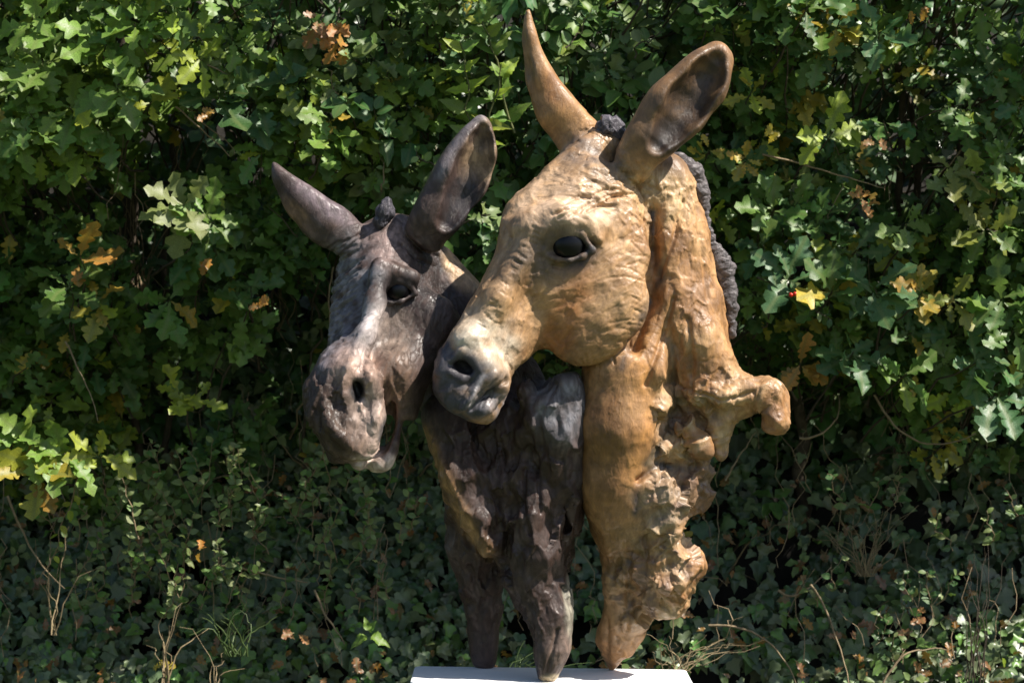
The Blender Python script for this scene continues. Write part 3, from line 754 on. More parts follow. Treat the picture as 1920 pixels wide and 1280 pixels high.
    tube(g, H, [(712, 530, s - 8, 7), (738, 510, s - 9, 8), (770, 520, s - 2, 7)], 14)
    tube(g, H, [(712, 556, s - 2, 3), (726, 534, s - 8, 5), (744, 525, s - 10, 6), (766, 534, s - 4, 5), (780, 550, s + 4, 3)], 6)
    tube(g, H, [(714, 558, s, 3), (732, 567, s - 5, 4), (752, 564, s - 4, 4), (774, 552, s + 4, 3)], 6)
    F = smin(B, H, 8)
    E = g.new()
    tube(g, E, [(658, 452, 40, 38), (612, 418, 30, 46), (566, 374, 25, 36), (530, 332, 20, 19), (514, 308, 18, 7)], 14, 0.75)
    clip_poly(g, E, [(510, 303), (530, 316), (562, 337), (620, 375), (684, 416), (690, 480), (640, 480), (622, 474), (584, 452), (546, 412), (521, 374), (511, 340)], 9)
    tube(g, E, [(512, 350, -6, 12), (545, 402, -20, 26), (592, 448, -28, 30)], 5, 1.0, 'cut')
    F = smin(F, E, 14)
    E = g.new()
    tube(g, E, [(795, 440, 20, 40), (820, 395, 10, 50), (860, 330, 5, 56), (888, 280, 5, 46), (905, 238, 8, 24)], 16, 0.7)
    clip_poly(g, E, [(760, 430), (774, 392), (800, 340), (836, 276), (872, 230), (895, 213), (910, 216), (926, 242), (936, 292), (928, 348), (904, 396), (868, 432), (846, 450), (820, 480)], 14)
    tube(g, E, [(838, 415, -22, 20), (868, 368, -34, 37), (892, 310, -32, 38), (904, 262, -18, 23), (906, 242, -10, 11)], 7, 1.15, 'cut')
    F = smin(F, E, 14)
    V, Fc = nets(g, F); V = relax(V, Fc, 2, 0.5)
    Nn = vnormals(V, Fc); uv = proj(V)
    headm = (blob(uv, 720, 640, 180, 250, 0, 0.1) > 0.5) & (V[:, 2] < 40)
    ear = np.clip(blob(uv, 870, 320, 90, 130, 0, 0.2) + blob(uv, 590, 390, 100, 90, 0, 0.2), 0, 1)
    dirs = np.tile(np.array([0.15, 1.0, 0.0]), (len(V), 1)); dirs[headm] = fr.a
    fh = blob(uv, 640, 540, 60, 110, 0, 0.4)
    dirs = dirs * (1 - fh[:, None]) + np.array([-0.8, 0.6, 0.2]) * fh[:, None]
    h1, br1 = dabs(V, Nn, dirs, 13, 28, 5.5, 13, 0.3); h2, _ = dabs(V, Nn, dirs, 30, 62, 17, 14, 0.3)
    lo = fbm(V / 70.0, 111, 3); mid = fbm(V / 20.0, 121, 3)
    bodym = blob(uv, 960, 930, 150, 260, 0, 0.2)
    fc = facets(V / np.array([1, 1.7, 1]), Nn, 26.0, 7.0, 0.3, 171)
    h = (1.8 + 0.8 * fh - 0.9 * bodym) * h1 * (1 - 0.7 * ear) + (1.8 + 3.4 * bodym) * h2 * (1 - ear) + 2.2 * lo + 1.0 * mid + bodym * (0.95 * fc - 3.5) + blob(uv, 650, 780, 90, 100, 0, 0.2) * (0.8 * fc - 3)
    r = np.random.default_rng(15)
    for i in range(40):   # combed forehead hair
        y0 = 450 + i * 5.2; x0 = 606 + r.uniform(0, 60) * (1 - i / 70) + abs(i - 20) * 0.4
        h = groove(h, uv, Nn, [(x0 + 20, y0 - 12), (x0, y0), (x0 - 12, y0 + 13)], 2.4, 3.0, -0.2)
    for i in range(7):    # whisker ridges beside the mouth
        h = groove(h, uv, Nn, [(735, 690 + i * 4), (755, 715 + i * 7)], 1.8, 2.0)
    for pts, w_, dp in (([(700, 590), (668, 650), (655, 690)], 7, -4), ([(815, 830), (860, 930), (925, 1030)], 5, -4), ([(985, 880), (980, 940), (995, 1000)], 4, 8), ([(1010, 880), (1012, 960)], 4, 6),
                        ([(940, 830), (955, 920)], 5, 5), ([(975, 1040), (985, 1120)], 5, 4), ([(880, 1060), (905, 1130)], 5, 5), ([(1045, 1180), (1025, 1260)], 4, 6), ([(1040, 720), (1010, 790), (1020, 850)], 5, 5),
                        ([(765, 445), (790, 470), (820, 480)], 3.5, 5), ([(755, 460), (780, 485), (815, 500)], 3.5, 4)):
        h = groove(h, uv, Nn, pts, w_, dp)
    h *= (1 - 0.85 * blob(uv, 746, 543, 30, 26, 0, 0.3)) * (1 - 0.6 * blob(uv, 668, 732, 18, 24, 0, 0.3)) * (1 - 0.6 * blob(uv, 722, 815, 14, 40, 0, 0.3))
    V2 = V + Nn * h[:, None]
    n1 = fbm(V / 18.0, 151, 4); n2 = fbm(V / 55.0, 161, 3)
    col = np.tile(np.array([0.060, 0.040, 0.034]), (len(V), 1))
    col = paint(col, np.clip(n2 * 1.8, 0, 1) * 0.7, (0.115, 0.085, 0.08)); col = paint(col, np.clip(-n2 * 1.8, 0, 1) * 0.8, (0.030, 0.018, 0.014))
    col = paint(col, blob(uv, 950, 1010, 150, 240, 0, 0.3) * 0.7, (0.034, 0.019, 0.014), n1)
    col = paint(col, blob(uv, 655, 560, 62, 120, 8, 0.4) * 0.8, (0.15, 0.14, 0.145), n1 * 3)  # grey forehead bristles, with silver highlights painted in
    col = paint(col, blob(uv, 640, 640, 42, 90, 12, 0.5) * 0.6, (0.135, 0.12, 0.135), n1 * 2)
    col = paint(col, blob(uv, 725, 455, 50, 40, 0, 0.5) * 0.6, (0.20, 0.14, 0.125), n1 * 3)
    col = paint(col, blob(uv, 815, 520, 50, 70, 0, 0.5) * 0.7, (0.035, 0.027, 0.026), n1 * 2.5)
    col = paint(col, np.exp(-(dline(uv, [(715, 570), (690, 620), (662, 690)]) / 16) ** 2) * 0.8, (0.52, 0.45, 0.43), n1)  # painted highlight along the nose ridge
    col = paint(col, blob(uv, 738, 620, 34, 50, 0, 0.5) * 0.7, (0.22, 0.17, 0.14), n1)
    col = paint(col, blob(uv, 668, 700, 46, 50, 0, 0.5) * 0.8, (0.33, 0.22, 0.17), n1)
    col = paint(col, blob(uv, 690, 790, 40, 60, 0, 0.5) * 0.85, (0.46, 0.34, 0.28), n1)
    col = paint(col, blob(uv, 650, 830, 40, 34, 0, 0.5) * 0.7, (0.24, 0.155, 0.11), n1)
    col = paint(col, blob(uv, 702, 872, 50, 22, 0, 0.5) * 0.7, (0.28, 0.19, 0.15), n1)
    col = paint(col, blob(uv, 655, 815, 40, 22, 30, 0.6) * 0.55 * np.clip(0.5 + 2 * n1, 0, 1), (0.07, 0.045, 0.035))
    col = paint(col, blob(uv, 745, 720, 28, 60, 0, 0.5) * 0.6, (0.15, 0.09, 0.055), n1)
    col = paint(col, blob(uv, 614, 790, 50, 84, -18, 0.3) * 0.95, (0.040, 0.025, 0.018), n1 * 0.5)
    col = paint(col, blob(uv, 655, 800, 34, 16, 40, 0.6) * 0.6, (0.06, 0.04, 0.03), n1 * 2)
    col = paint(col, blob(uv, 670, 732, 15, 22, 0, 0.3), (0.02, 0.017, 0.017))
    col = paint(col, blob(uv, 722, 812, 12, 32, 12, 0.3) * 0.8, (0.05, 0.055, 0.06))
    col = paint(col, blob(uv, 702, 868, 40, 20, 0, 0.4) * 0.8, (0.42, 0.33, 0.28), n1 * 2)
    col = paint(col, blob(uv, 746, 545, 42, 32, 0, 0.4), (0.035, 0.028, 0.028), n1)
    col = paint(col, blob(uv, 872, 500, 34, 55, -30, 0.3) * 0.9, (0.46, 0.31, 0.18), n1)
    col = paint(col, np.exp(-(dline(uv, [(796, 810), (840, 905), (886, 1000), (915, 1034)]) / 13) ** 2) * 0.85, (0.30, 0.17, 0.075), n1)
    col = paint(col, blob(uv, 1050, 750, 55, 75, 0, 0.4) * 0.8, (0.13, 0.125, 0.135), n1)  # sunlit shoulder, its light painted as grey
    col = paint(col, blob(uv, 900, 300, 32, 70, 12, 0.4) * 0.75, (0.24, 0.165, 0.105), n1 * 1.6)
    col = paint(col, blob(uv, 868, 385, 34, 60, 15, 0.4), (0.035, 0.03, 0.032), n1)
    col = paint(col, np.exp(-(dline(uv, [(825, 330), (850, 275), (880, 235), (905, 218)]) / 9) ** 2) * 0.6, (0.20, 0.18, 0.19))
    col = paint(col, blob(uv, 610, 380, 70, 22, 35, 0.4) * 0.7, (0.15, 0.115, 0.125), n1)
    col = paint(col, blob(uv, 555, 400, 50, 16, 45, 0.4) * 0.7, (0.17, 0.10, 0.065), n1)
    col = paint(col, blob(uv, 1072, 1140, 14, 60, 0, 0.4) * 0.8, (0.30, 0.28, 0.22), n1)  # sunlit stripe on the front leg, painted on
    col = paint(col, blob(uv, 1050, 1215, 26, 40, 0, 0.5) * 0.5, (0.20, 0.14, 0.11), n1)
    col = paint(col, blob(uv, 1040, 1272, 26, 10, 0, 0.4) * 0.8, (0.42, 0.33, 0.20), n1)
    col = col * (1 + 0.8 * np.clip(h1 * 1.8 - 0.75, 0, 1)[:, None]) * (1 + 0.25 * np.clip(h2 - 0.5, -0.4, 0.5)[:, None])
    root = empty('donkey_sculpture', at(1030, 1276, 0.0))
    tag(root, 'shorter dark brown and charcoal donkey bust sculpture with beige muzzle, head hanging down', 'sculpture', 'donkey sculptures on the white plinth')
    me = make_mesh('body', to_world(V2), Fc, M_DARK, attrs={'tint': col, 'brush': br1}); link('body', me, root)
    eye_mesh(root, (746, 544), s_eye, 26, -17)
    hair_piece('forelock', root, [(712, 415, 20, 14), (722, 396, 20, 15), (728, 378, 20, 9)], [(700, 428), (704, 398), (714, 376), (724, 362), (734, 372), (742, 392), (756, 412), (750, 430)], 'forelock', (0.05, 0.045, 0.055), (0, 1, 0), 25)

build_tan(); print('tan', len(bpy.data.meshes['body'].vertices), time.time() - T0)
build_dark(); print('dark', time.time() - T0)
# ------------------------------------------------------------------ plinth
def build_plinth():
    import bmesh
    bm = bmesh.new()
    y0, y1, x0, x1 = -0.034, 0.164, -0.190, 0.340
    bmesh.ops.create_cube(bm, size=1)
    for v in bm.verts:
        v.co = (x0 + (v.co.x + .5) * (x1 - x0), y0 + (v.co.y + .5) * (y1 - y0), -TOPZ + (v.co.z + .5) * TOPZ)
    vert_edges = [e for e in bm.edges if abs(e.verts[0].co.z - e.verts[1].co.z) > 0.5]
    bmesh.ops.bevel(bm, geom=vert_edges, offset=0.014, segments=6, affect='EDGES', profile=0.5)
    top = [e for e in bm.edges if min(v.co.z for v in e.verts) > -0.01]
    bmesh.ops.bevel(bm, geom=top, offset=0.003, segments=2, affect='EDGES', profile=0.5)
    me = bpy.data.meshes.new('plinth'); bm.to_mesh(me); bm.free(); me.materials.append(M_WHITE)
    o = bpy.data.objects.new('plinth', me); C.objects.link(o); o.location = (0, 0, TOPZ); o.rotation_euler = (0, R(0.75), 0)
    tag(o, 'white painted plinth with rounded corners under the two donkey sculptures', 'plinth')
build_plinth()

# ------------------------------------------------------------------ ground and bank
def sheet(name, xs, ys, fz, mat, kind):
    X, Y = np.meshgrid(xs, ys, indexing='ij'); Z = fz(X, Y); n, m = X.shape
    V = np.stack([X.ravel(), Y.ravel(), Z.ravel()], 1); i = np.arange((n - 1) * (m - 1)); a = (i // (m - 1)) * m + i % (m - 1)
    me = make_mesh(name, V, np.stack([a, a + m, a + m + 1, a + 1], 1), mat)
    o = bpy.data.objects.new(name, me); C.objects.link(o); tag(o, kind=kind); return o
def n2(X, Y, s, seed): return fbm(np.stack([X.ravel() * s, Y.ravel() * s, 0 * X.ravel()], 1), seed, 4).reshape(X.shape)
def bankz(X, Y):
    b = np.interp(Y, [0.55, 0.95, 1.25, 1.7, 2.1, 2.3, 3.2], [0.0, 0.34, 0.62, 0.98, 2.1, 2.6, 3.0])
    return b + 0.05 * n2(X, Y, 3.0, 3) * np.clip((Y - 0.5) * 3, 0, 1)
sheet('ground', np.linspace(-60, 60, 160), np.linspace(-60, 60, 160), lambda X, Y: 0.03 * n2(X, Y, 0.5, 9) - 0.03, M_LAWN, 'structure')
sheet('bank', np.linspace(-4.5, 4.5, 120), np.linspace(0.5, 3.2, 70), lambda X, Y: bankz(X, Y), M_EARTH, 'structure')

# ------------------------------------------------------------------ leaves
def leaf_proto(kind):
    """outline of half a leaf: (along, half width) plus midrib; returns V, faces(tri/quads as tris), lc"""
    if kind == 'oak':
        ol = [(0.0, .02), (.14, .04), (.22, .14), (.28, .14), (.33, .07), (.42, .22), (.49, .22), (.54, .12), (.63, .28), (.71, .27), (.76, .14), (.87, .19), (1.0, 0.0)]
    elif kind == 'ivy':
        ol = [(0.0, .0), (-.10, .16), (-.06, .34), (.10, .42), (.20, .52), (.34, .34), (.46, .26), (.62, .24), (.80, .12), (1.0, 0.0)]
    elif kind == 'round':
        ol = [(0.0, .02), (.12, .16), (.32, .31), (.55, .33), (.78, .24), (.93, .10), (1.0, 0.0)]
    elif kind == 'nettle':
        ol = [(0.0, .04), (.06, .24), (.14, .23), (.18, .31), (.28, .27), (.33, .31), (.43, .24), (.48, .26), (.58, .18), (.64, .19), (.76, .11), (.84, .09), (1.0, 0.0)]
    else:   # haw: small trilobed
        ol = [(0.0, .03), (.25, .10), (.45, .42), (.55, .22), (.80, .34), (.85, .14), (1.0, 0.0)]
    V = []; lc = []; F = []
    n = len(ol)
    for (a, b) in ol:
        aa = max(a, 0)
        for s in (-1, 0, 1):
            V.append((s * b, a if s else aa, 0)); lc.append((s * b, a if s else aa, 0))
    for i in range(n - 1):
        for s in (0, 1):
            a = i * 3 + s; F.append((a, a + 1, a + 4)); F.append((a, a + 4, a + 3))
    V = np.array(V, np.float32)
    F = np.array([f for f in F if len({tuple(V[j][:2]) for j in f}) == 3], np.int32)
    return V, F, np.array(lc, np.float32)
PROTO = {k: leaf_proto(k) for k in ('oak', 'ivy', 'round', 'nettle', 'haw')}

def shape_leaf(kind, fold, curl, wav, twist, rr):
    V, F, lc = PROTO[kind]; V = V.copy()
    ax = np.abs(V[:, 0]); V[:, 2] = ax * fold + wav * np.sin(V[:, 1] * 11 + rr) * ax * 1.2
    V[:, 2] -= curl * V[:, 1] ** 2
    V[:, 0] += twist * V[:, 1] ** 2 * 0.3
    return V, F, lc
SHAPES = {k: [shape_leaf(k, random.uniform(.0, .6), random.uniform(-.1, .6), random.uniform(.0, .4), random.uniform(-.9, .9), random.uniform(0, 6)) for _ in range(14)] for k in PROTO}

# a placed leaf: (kind, shape index, position, rotation matrix columns X(side) Y(along) Z(normal), size, colour)
def basis(along, normal):
    y = along / (np.linalg.norm(along) + 1e-9); z = normal - y * (y @ normal); z /= np.linalg.norm(z) + 1e-9
    return np.stack([np.cross(y, z), y, z], 1)

def mass(leaves, name, parent, mat):
    """many leaves joined in one mesh"""
    groups = {}
    for lf in leaves: groups.setdefault((lf[0], lf[1]), []).append(lf)
    VV, FF, TT, LL = [], [], [], []; off = 0
    for (k, si), ls in groups.items():
        V, F, lc = SHAPES[k][si]
        Rm = np.array([l[3] for l in ls]); P = np.array([l[2] for l in ls]); S = np.array([l[4] for l in ls]); Cc = np.array([l[5] for l in ls])
        W = np.einsum('nij,vj->nvi', Rm, V) * S[:, None, None] + P[:, None, :]
        n, v = W.shape[:2]
        VV.append(W.reshape(-1, 3)); FF.append((F[None] + (np.arange(n) * v)[:, None, None] + off).reshape(-1, 3)); off += n * v
        TT.append(np.repeat(Cc, v, 0)); LL.append(np.tile(lc, (n, 1)))
    me = make_mesh(name, np.concatenate(VV), np.concatenate(FF), mat, attrs={'tint': np.concatenate(TT), 'lc': np.concatenate(LL)})
    o = link(name, me, parent); tag(o, kind='stuff'); return o

_cache = {}
def single(lf, parent, name, mat):
    k, si, P, Rm, S, col = lf
    q = tuple(np.round(np.log(np.maximum(col, 1e-4)) * 3).astype(int)); key = (k, si, q, mat.name)
    if key not in _cache:
        V, F, lc = SHAPES[k][si]
        _cache[key] = make_mesh(name, V, F, mat, attrs={'tint': np.tile(col, (len(V), 1)), 'lc': lc})
    o = bpy.data.objects.new(name, _cache[key]); C.objects.link(o); o.parent = parent
    m = Matrix([[*(Rm[i] * S), P[i] - parent.location[i]] for i in range(3)] + [[0, 0, 0, 1]])
    o.matrix_basis = m
    return o

def curve_mesh(paths, mat, name, sides=5):
    """paths: list of (points (n,3), radii (n))"""
    VV, FF = [], []; off = 0
    for P, r in paths:
        P = np.asarray(P, float); n = len(P); T = np.gradient(P, axis=0); T /= np.linalg.norm(T, axis=1, keepdims=True) + 1e-9
        ref = np.array([0.3, 0.9, 0.2]); A = np.cross(T, ref); A /= np.linalg.norm(A, axis=1, keepdims=True) + 1e-9; Bn = np.cross(T, A)
        an = np.arange(sides) * 2 * math.pi / sides
        ring = P[:, None, :] + (A[:, None, :] * np.cos(an)[None, :, None] + Bn[:, None, :] * np.sin(an)[None, :, None]) * np.asarray(r)[:, None, None]
        VV.append(ring.reshape(-1, 3))
        i = np.arange(n - 1)[:, None] * sides; j = np.arange(sides)[None]; j2 = (j + 1) % sides
        FF.append(np.stack([i + j, i + j2, i + sides + j2, i + sides + j], -1).reshape(-1, 4) + off); off += n * sides
    return make_mesh(name, np.concatenate(VV), np.concatenate(FF), mat)

def wobble(a, b, n=10, amp=0.03, sag=0.0, rr=None):
    rr = rr or rng; a = np.array(a, float); b = np.array(b, float); t = np.linspace(0, 1, n)[:, None]
    w_ = np.cumsum(rr.normal(0, 1, (n, 3)), 0); w_ -= w_[0] + (w_[-1] - w_[0]) * t; w_ *= amp / math.sqrt(n)
    p = a + (b - a) * t + w_; p[:, 2] -= sag * (t[:, 0] ** 2); return p

G = {'bright': (0.18, 0.30, 0.05), 'mid': (0.11, 0.215, 0.040), 'deep': (0.058, 0.14, 0.036), 'blue': (0.072, 0.165, 0.060), 'lime': (0.34, 0.42, 0.04), 'yellow': (0.48, 0.36, 0.05),
     'orange': (0.50, 0.23, 0.05), 'brown': (0.36, 0.18, 0.075), 'pale': (0.22, 0.29, 0.10), 'ivy': (0.058, 0.10, 0.038), 'ivyg': (0.135, 0.175, 0.082)}
def tint(names, r):
    c = np.array(G[names[r.integers(len(names))]]); return np.clip(c * r.uniform(0.75, 1.3) * (1 + r.normal(0, .06, 3)), 0.004, 0.6)

def rosette(out, twigs, c, axis, n, kind, size, cols, r, spread=0.9):
    """leaves radiating from a shoot tip"""
    c = np.array(c, float); axis = np.array(axis, float); axis /= np.linalg.norm(axis)
    u = np.cross(axis, [0.1, 0.2, 1]); u /= np.linalg.norm(u); v = np.cross(axis, u)
    base = tint(cols, r)
    a0 = r.uniform(0, 6.28)
    for i in range(n):
        an = a0 + i * 2.4 + r.normal(0, .3); back = r.uniform(0, 0.035)
        radial = u * math.cos(an) + v * math.sin(an)
        al = radial * spread + axis * r.uniform(0.1, 0.8) + np.array([0, 0, -r.uniform(0.0, 0.55)]) + r.normal(0, .15, 3)
        nm = axis * 0.9 + np.array([0.12, -0.25, 0.75]) + r.normal(0, .35, 3) - radial * 0.2
        col = 0.65 * base + 0.35 * tint(cols, r) if r.random() > 0.03 else tint(['lime', 'yellow', 'mid'], r)
        out.append((kind, int(r.integers(14)), c - axis * back + radial * 0.006, basis(al, nm), size * r.uniform(0.6, 1.15), col))
    if twigs is not None:
        b = c - axis * r.uniform(0.12, 0.3) + np.array([r.normal(0, .04), r.uniform(0.05, .2), r.normal(0, .04) - 0.03])
        twigs.append((wobble(c, b, 6, 0.02, rr=r), np.linspace(0.0012, 0.0035, 6)))

def sprig(out, twigs, a, b, n, kind, size, cols, r, rad=0.0015):
    """a shoot with leaves alternating along it"""
    P = wobble(a, b, 10, 0.02, rr=r); twigs.append((P, np.linspace(rad * 1.6, rad * 0.6, 10)))
    T = np.array(b, float) - np.array(a, float); T /= np.linalg.norm(T)
    sd_v = np.cross(T, [0, -1, 0.2]); sd_v /= np.linalg.norm(sd_v) + 1e-9
    for i in range(n):
        t = (i + 0.6) / n; p = np.array([np.interp(t, np.linspace(0, 1, 10), P[:, k]) for k in range(3)])
        for s in ((1, -1) if kind == 'nettle' else ((1,) if i % 2 else (-1,))):
            al = T * 0.6 + sd_v * s * 0.9 + r.normal(0, .2, 3); nm = np.array([0.1, -0.8, 0.6]) + r.normal(0, .3, 3)
            out.append((kind, int(r.integers(14)), p, basis(al, nm), size * r.uniform(0.7, 1.1) * (1 - 0.35 * t), tint(cols, r)))

# where each kind of foliage grows, read off the photograph: 16 columns x 12 rows over the picture
FOL = ["OOoohhhhhhhOOOoo",
       "OOooOhOhhhhOO.oO",
       "OO..oOhhhhhOOo.o",
       "o..OohhhhhhOO.oO",
       "OO.oO.hhhhho.oOO",
       "OO.o.phhhhhoOOOO",
       "ooo..ppppppooOOO",
       "OO.oppppipi...oo",
       "oOppiiiiiiii...i",
       "piiipiiiiiiii.ii",
       "iiiiiiiiiiiiiiii",
       "iiiiiiiiiiiiiiii"]
def fol(px, py):
    c = int(min(15, max(0, px // 120))); rr = int(min(11, max(0, py // 106.67))); return FOL[rr][c]

def plant(name, px, label, cat, group=None):
    o = empty(name, (at(px, 640, 1.4).x, 1.5, float(bankz(np.array([[0.]]), np.array([[1.5]]))[0, 0])))
    tag(o, label, cat, group); return o
oakL = plant('oak_shrub', 200, 'oak shrub with bright green lobed leaves filling the upper left of the hedge', 'shrub', 'oak shrubs in the hedge')
oakR = plant('oak_shrub', 1650, 'oak shrub with darker blue-green and yellowing lobed leaves right of the taller donkey', 'shrub', 'oak shrubs in the hedge')
dog = plant('hedge_shrub', 900, 'round-leaved green hedge shrub behind the ears of the two donkeys', 'shrub')
privet = plant('privet_shrub', 500, 'thin straggling shrub with small pale green leaves left of the dark muzzle', 'shrub')
ivyo = plant('ivy', 960, 'dark green ivy covering the shaded bank along the bottom of the hedge', 'ivy')
nett = empty('nettle', at(880, 330, 0.95)); tag(nett, 'fresh light green nettle with toothed leaves above the dark donkey, near the top edge', 'nettle')

L = {k: [] for k in ('oakL', 'oakR', 'dog', 'privet', 'ivy', 'nett')}; TW = {k: [] for k in L}
r = np.random.default_rng(42)
def front_depth(px, py):
    """how far forward the foliage face lies: bulging above, hollow in the middle, bank coming forward below"""
    d = np.interp(py, [-300, 0, 300, 560, 760, 900, 1050, 1280], [0.75, 0.95, 1.05, 1.15, 1.45, 1.5, 1.45, 1.15])
    return d + 0.12 * math.sin(px * 0.011 + 1) * math.cos(py * 0.013)

# face of the hedge
n_ros = 0
for layer, (dd, cnt, dim) in enumerate(((-0.03, 2100, 0), (0.10, 1950, 1), (0.26, 1300, 1), (0.48, 500, 1))):
    for _ in range(cnt):
        px = r.uniform(-260, 2180); py = r.uniform(-160, 1330); k = fol(px, py)
        p_keep = {'O': 1.0, 'o': 0.6, '.': 0.06 if layer < 1 else 0.22, 'h': 0.9, 'p': 0.5, 'i': 0.12}[k]
        if r.random() > p_keep: continue
        d = front_depth(px, py) + dd + r.normal(0, 0.05)
        if k == '.': d += 0.18
        c = at(px, py, d); ax = np.array([r.normal(0.15, .35), -1, r.normal(0.35, .35)])
        if k in 'Oo.' and (k != '.' or r.random() < .7):
            left = px < 1050
            cols = (['bright', 'mid', 'mid', 'bright', 'lime'] if py < 330 or (px < 260 and py > 700) else ['mid', 'deep', 'mid', 'bright']) if left else ['blue', 'mid', 'deep', 'mid', 'bright'] if r.random() > .12 else ['yellow', 'lime', 'pale']  # sun patches at upper and lower left put into brighter leaf tints
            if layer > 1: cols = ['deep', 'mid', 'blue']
            key = 'oakL' if left else 'oakR'
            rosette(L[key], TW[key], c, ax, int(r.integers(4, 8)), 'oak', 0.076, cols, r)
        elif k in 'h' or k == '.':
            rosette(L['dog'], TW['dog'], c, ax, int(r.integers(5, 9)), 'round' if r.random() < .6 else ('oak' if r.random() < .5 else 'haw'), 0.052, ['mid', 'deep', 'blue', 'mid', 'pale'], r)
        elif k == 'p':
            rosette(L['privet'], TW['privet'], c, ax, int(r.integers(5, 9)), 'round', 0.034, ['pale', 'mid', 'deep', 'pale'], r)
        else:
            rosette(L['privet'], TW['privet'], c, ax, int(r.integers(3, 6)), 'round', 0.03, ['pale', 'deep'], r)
# hedge above the frame that shades the rest
for _ in range(330):
    px = r.uniform(-500, 2900); py = r.uniform(-800, -120); d = 1.0 + 0.5 * r.random() + max(0, (-py - 500)) * 0.0006
    if px > 1990 and r.random() < .3: continue
    c = at(px, py, d); ax = np.array([r.normal(0.15, .4), -1, r.normal(0.5, .4)])
    key = 'oakL' if px < 700 else ('dog' if px < 1150 else 'oakR')
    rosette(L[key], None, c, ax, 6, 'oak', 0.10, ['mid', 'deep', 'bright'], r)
# the hedge goes on past both edges of the picture
for _ in range(950):
    px = r.choice([r.uniform(-1000, -230), r.uniform(2150, 2900)]); py = r.uniform(-160, 1330); d = front_depth(px, py) + r.uniform(0, .3)
    if py < 850: rosette(L['oakL' if px < 0 else 'oakR'], None, at(px, py, d), (r.normal(0.15, .35), -1, r.normal(0.35, .35)), 6, 'oak', 0.085, ['mid', 'deep', 'bright'], r)
    else:
        for _k in range(7): 
            c = np.array(at(px + r.normal(0, 50), py + r.normal(0, 30), np.interp(py, [850, 1050, 1345], [1.6, 1.45, 1.1]))); L['ivy'].append(('ivy', int(r.integers(14)), c, basis(np.array([r.normal(0, .5), -.3, -.8]), np.array([r.normal(0, .3), -1, .5])), .055, tint(['ivy', 'ivyg'], r)))
# individually placed sprays that stand out in the photograph: px, py, depth, n, size, colours
SPR = [(345, 385, 0.95, 8, .10, ['pale', 'bright']), (385, 400, 0.97, 6, .085, ['bright']), (60, 830, 1.02, 9, .10, ['bright', 'lime', 'lime']), (120, 850, 1.0, 8, .095, ['lime', 'bright', 'bright']), (190, 850, 1.03, 6, .08, ['yellow', 'lime']),
       (60, 890, 1.0, 6, .10, ['lime', 'yellow']), (20, 800, 1.04, 7, .10, ['bright']), (150, 480, 1.02, 5, .09, ['orange', 'yellow']), (130, 530, 1.02, 8, .09, ['mid', 'bright']), (180, 560, 1.04, 6, .08, ['yellow', 'bright', 'lime']),
       (335, 735, 1.15, 5, .075, ['lime']), (370, 745, 1.15, 4, .075, ['lime']), (150, 275, 0.98, 6, .095, ['lime', 'bright']), (285, 190, 0.97, 5, .08, ['lime', 'yellow']), (80, 110, .92, 9, .11, ['bright']), (200, 80, .92, 9, .10, ['bright']),
       (60, 30, .9, 8, .10, ['bright', 'mid']), (220, 160, .93, 8, .10, ['bright']), (130, 200, .93, 9, .10, ['bright', 'lime']), (40, 240, .95, 8, .09, ['bright']), (200, 240, .95, 8, .09, ['bright', 'mid']), (320, 560, 1.12, 7, .11, ['mid']), (700, 110, .97, 7, .09, ['mid', 'pale']),
       (560, 150, 1.0, 7, .1, ['deep', 'mid']), (480, 190, 1.0, 7, .12, ['deep', 'blue']), (410, 170, .98, 7, .12, ['deep', 'blue']),
       (1450, 390, 1.0, 8, .085, ['bright', 'mid']), (1420, 460, 1.03, 6, .09, ['blue', 'pale']), (1650, 60, .93, 7, .11, ['blue']), (1550, 50, .93, 6, .09, ['bright', 'yellow']), (1700, 420, 1.0, 6, .08, ['pale', 'bright']),
       (1480, 520, 1.0, 8, .1, ['blue', 'deep']), (1560, 545, 1.0, 8, .11, ['blue', 'mid']), (1640, 540, 1.0, 8, .1, ['mid', 'blue']), (1730, 545, 1.02, 8, .07, ['orange', 'yellow']), (1790, 560, 1.0, 6, .07, ['yellow', 'bright']),
       (1850, 430, 1.0, 8, .09, ['mid', 'yellow']), (1880, 560, 1.0, 8, .1, ['mid', 'blue']), (1830, 680, 1.02, 8, .11, ['blue', 'mid']), (1870, 740, 1.03, 7, .12, ['blue']), (1700, 700, 1.05, 8, .1, ['mid', 'bright']), (1600, 660, 1.06, 8, .1, ['deep', 'blue']),
       (1500, 680, 1.08, 6, .07, ['yellow', 'orange', 'mid']), (1410, 170, .97, 6, .06, ['yellow', 'orange', 'lime']), (1330, 280, .98, 7, .055, ['yellow', 'lime', 'bright']), (1400, 300, .98, 7, .055, ['yellow', 'lime', 'orange']), (1575, 40, .92, 6, .06, ['yellow', 'lime']),
       (1790, 320, 1.0, 6, .08, ['yellow', 'pale']), (1620, 370, 1.02, 5, .05, ['orange', 'brown']), (1900, 620, 1.0, 6, .09, ['mid']), (1560, 250, .98, 5, .1, ['bright', 'lime'])]
for (px, py, d, n, sz, cols) in SPR:
    key = 'oakL' if px < 1050 else 'oakR'
    rosette(L[key], TW[key], at(px, py, d - 0.1), (r.normal(.1, .2), -1, r.normal(.3, .2)), n, 'oak', sz, cols, r)
for (px, py) in ((628, 50), (640, 78), (600, 40)):
    rosette(L['dog'], TW['dog'], at(px, py, 0.84), (0.2, -1, -0.6), 4, 'oak', .062, ['brown', 'brown', 'orange'], r, 0.5)
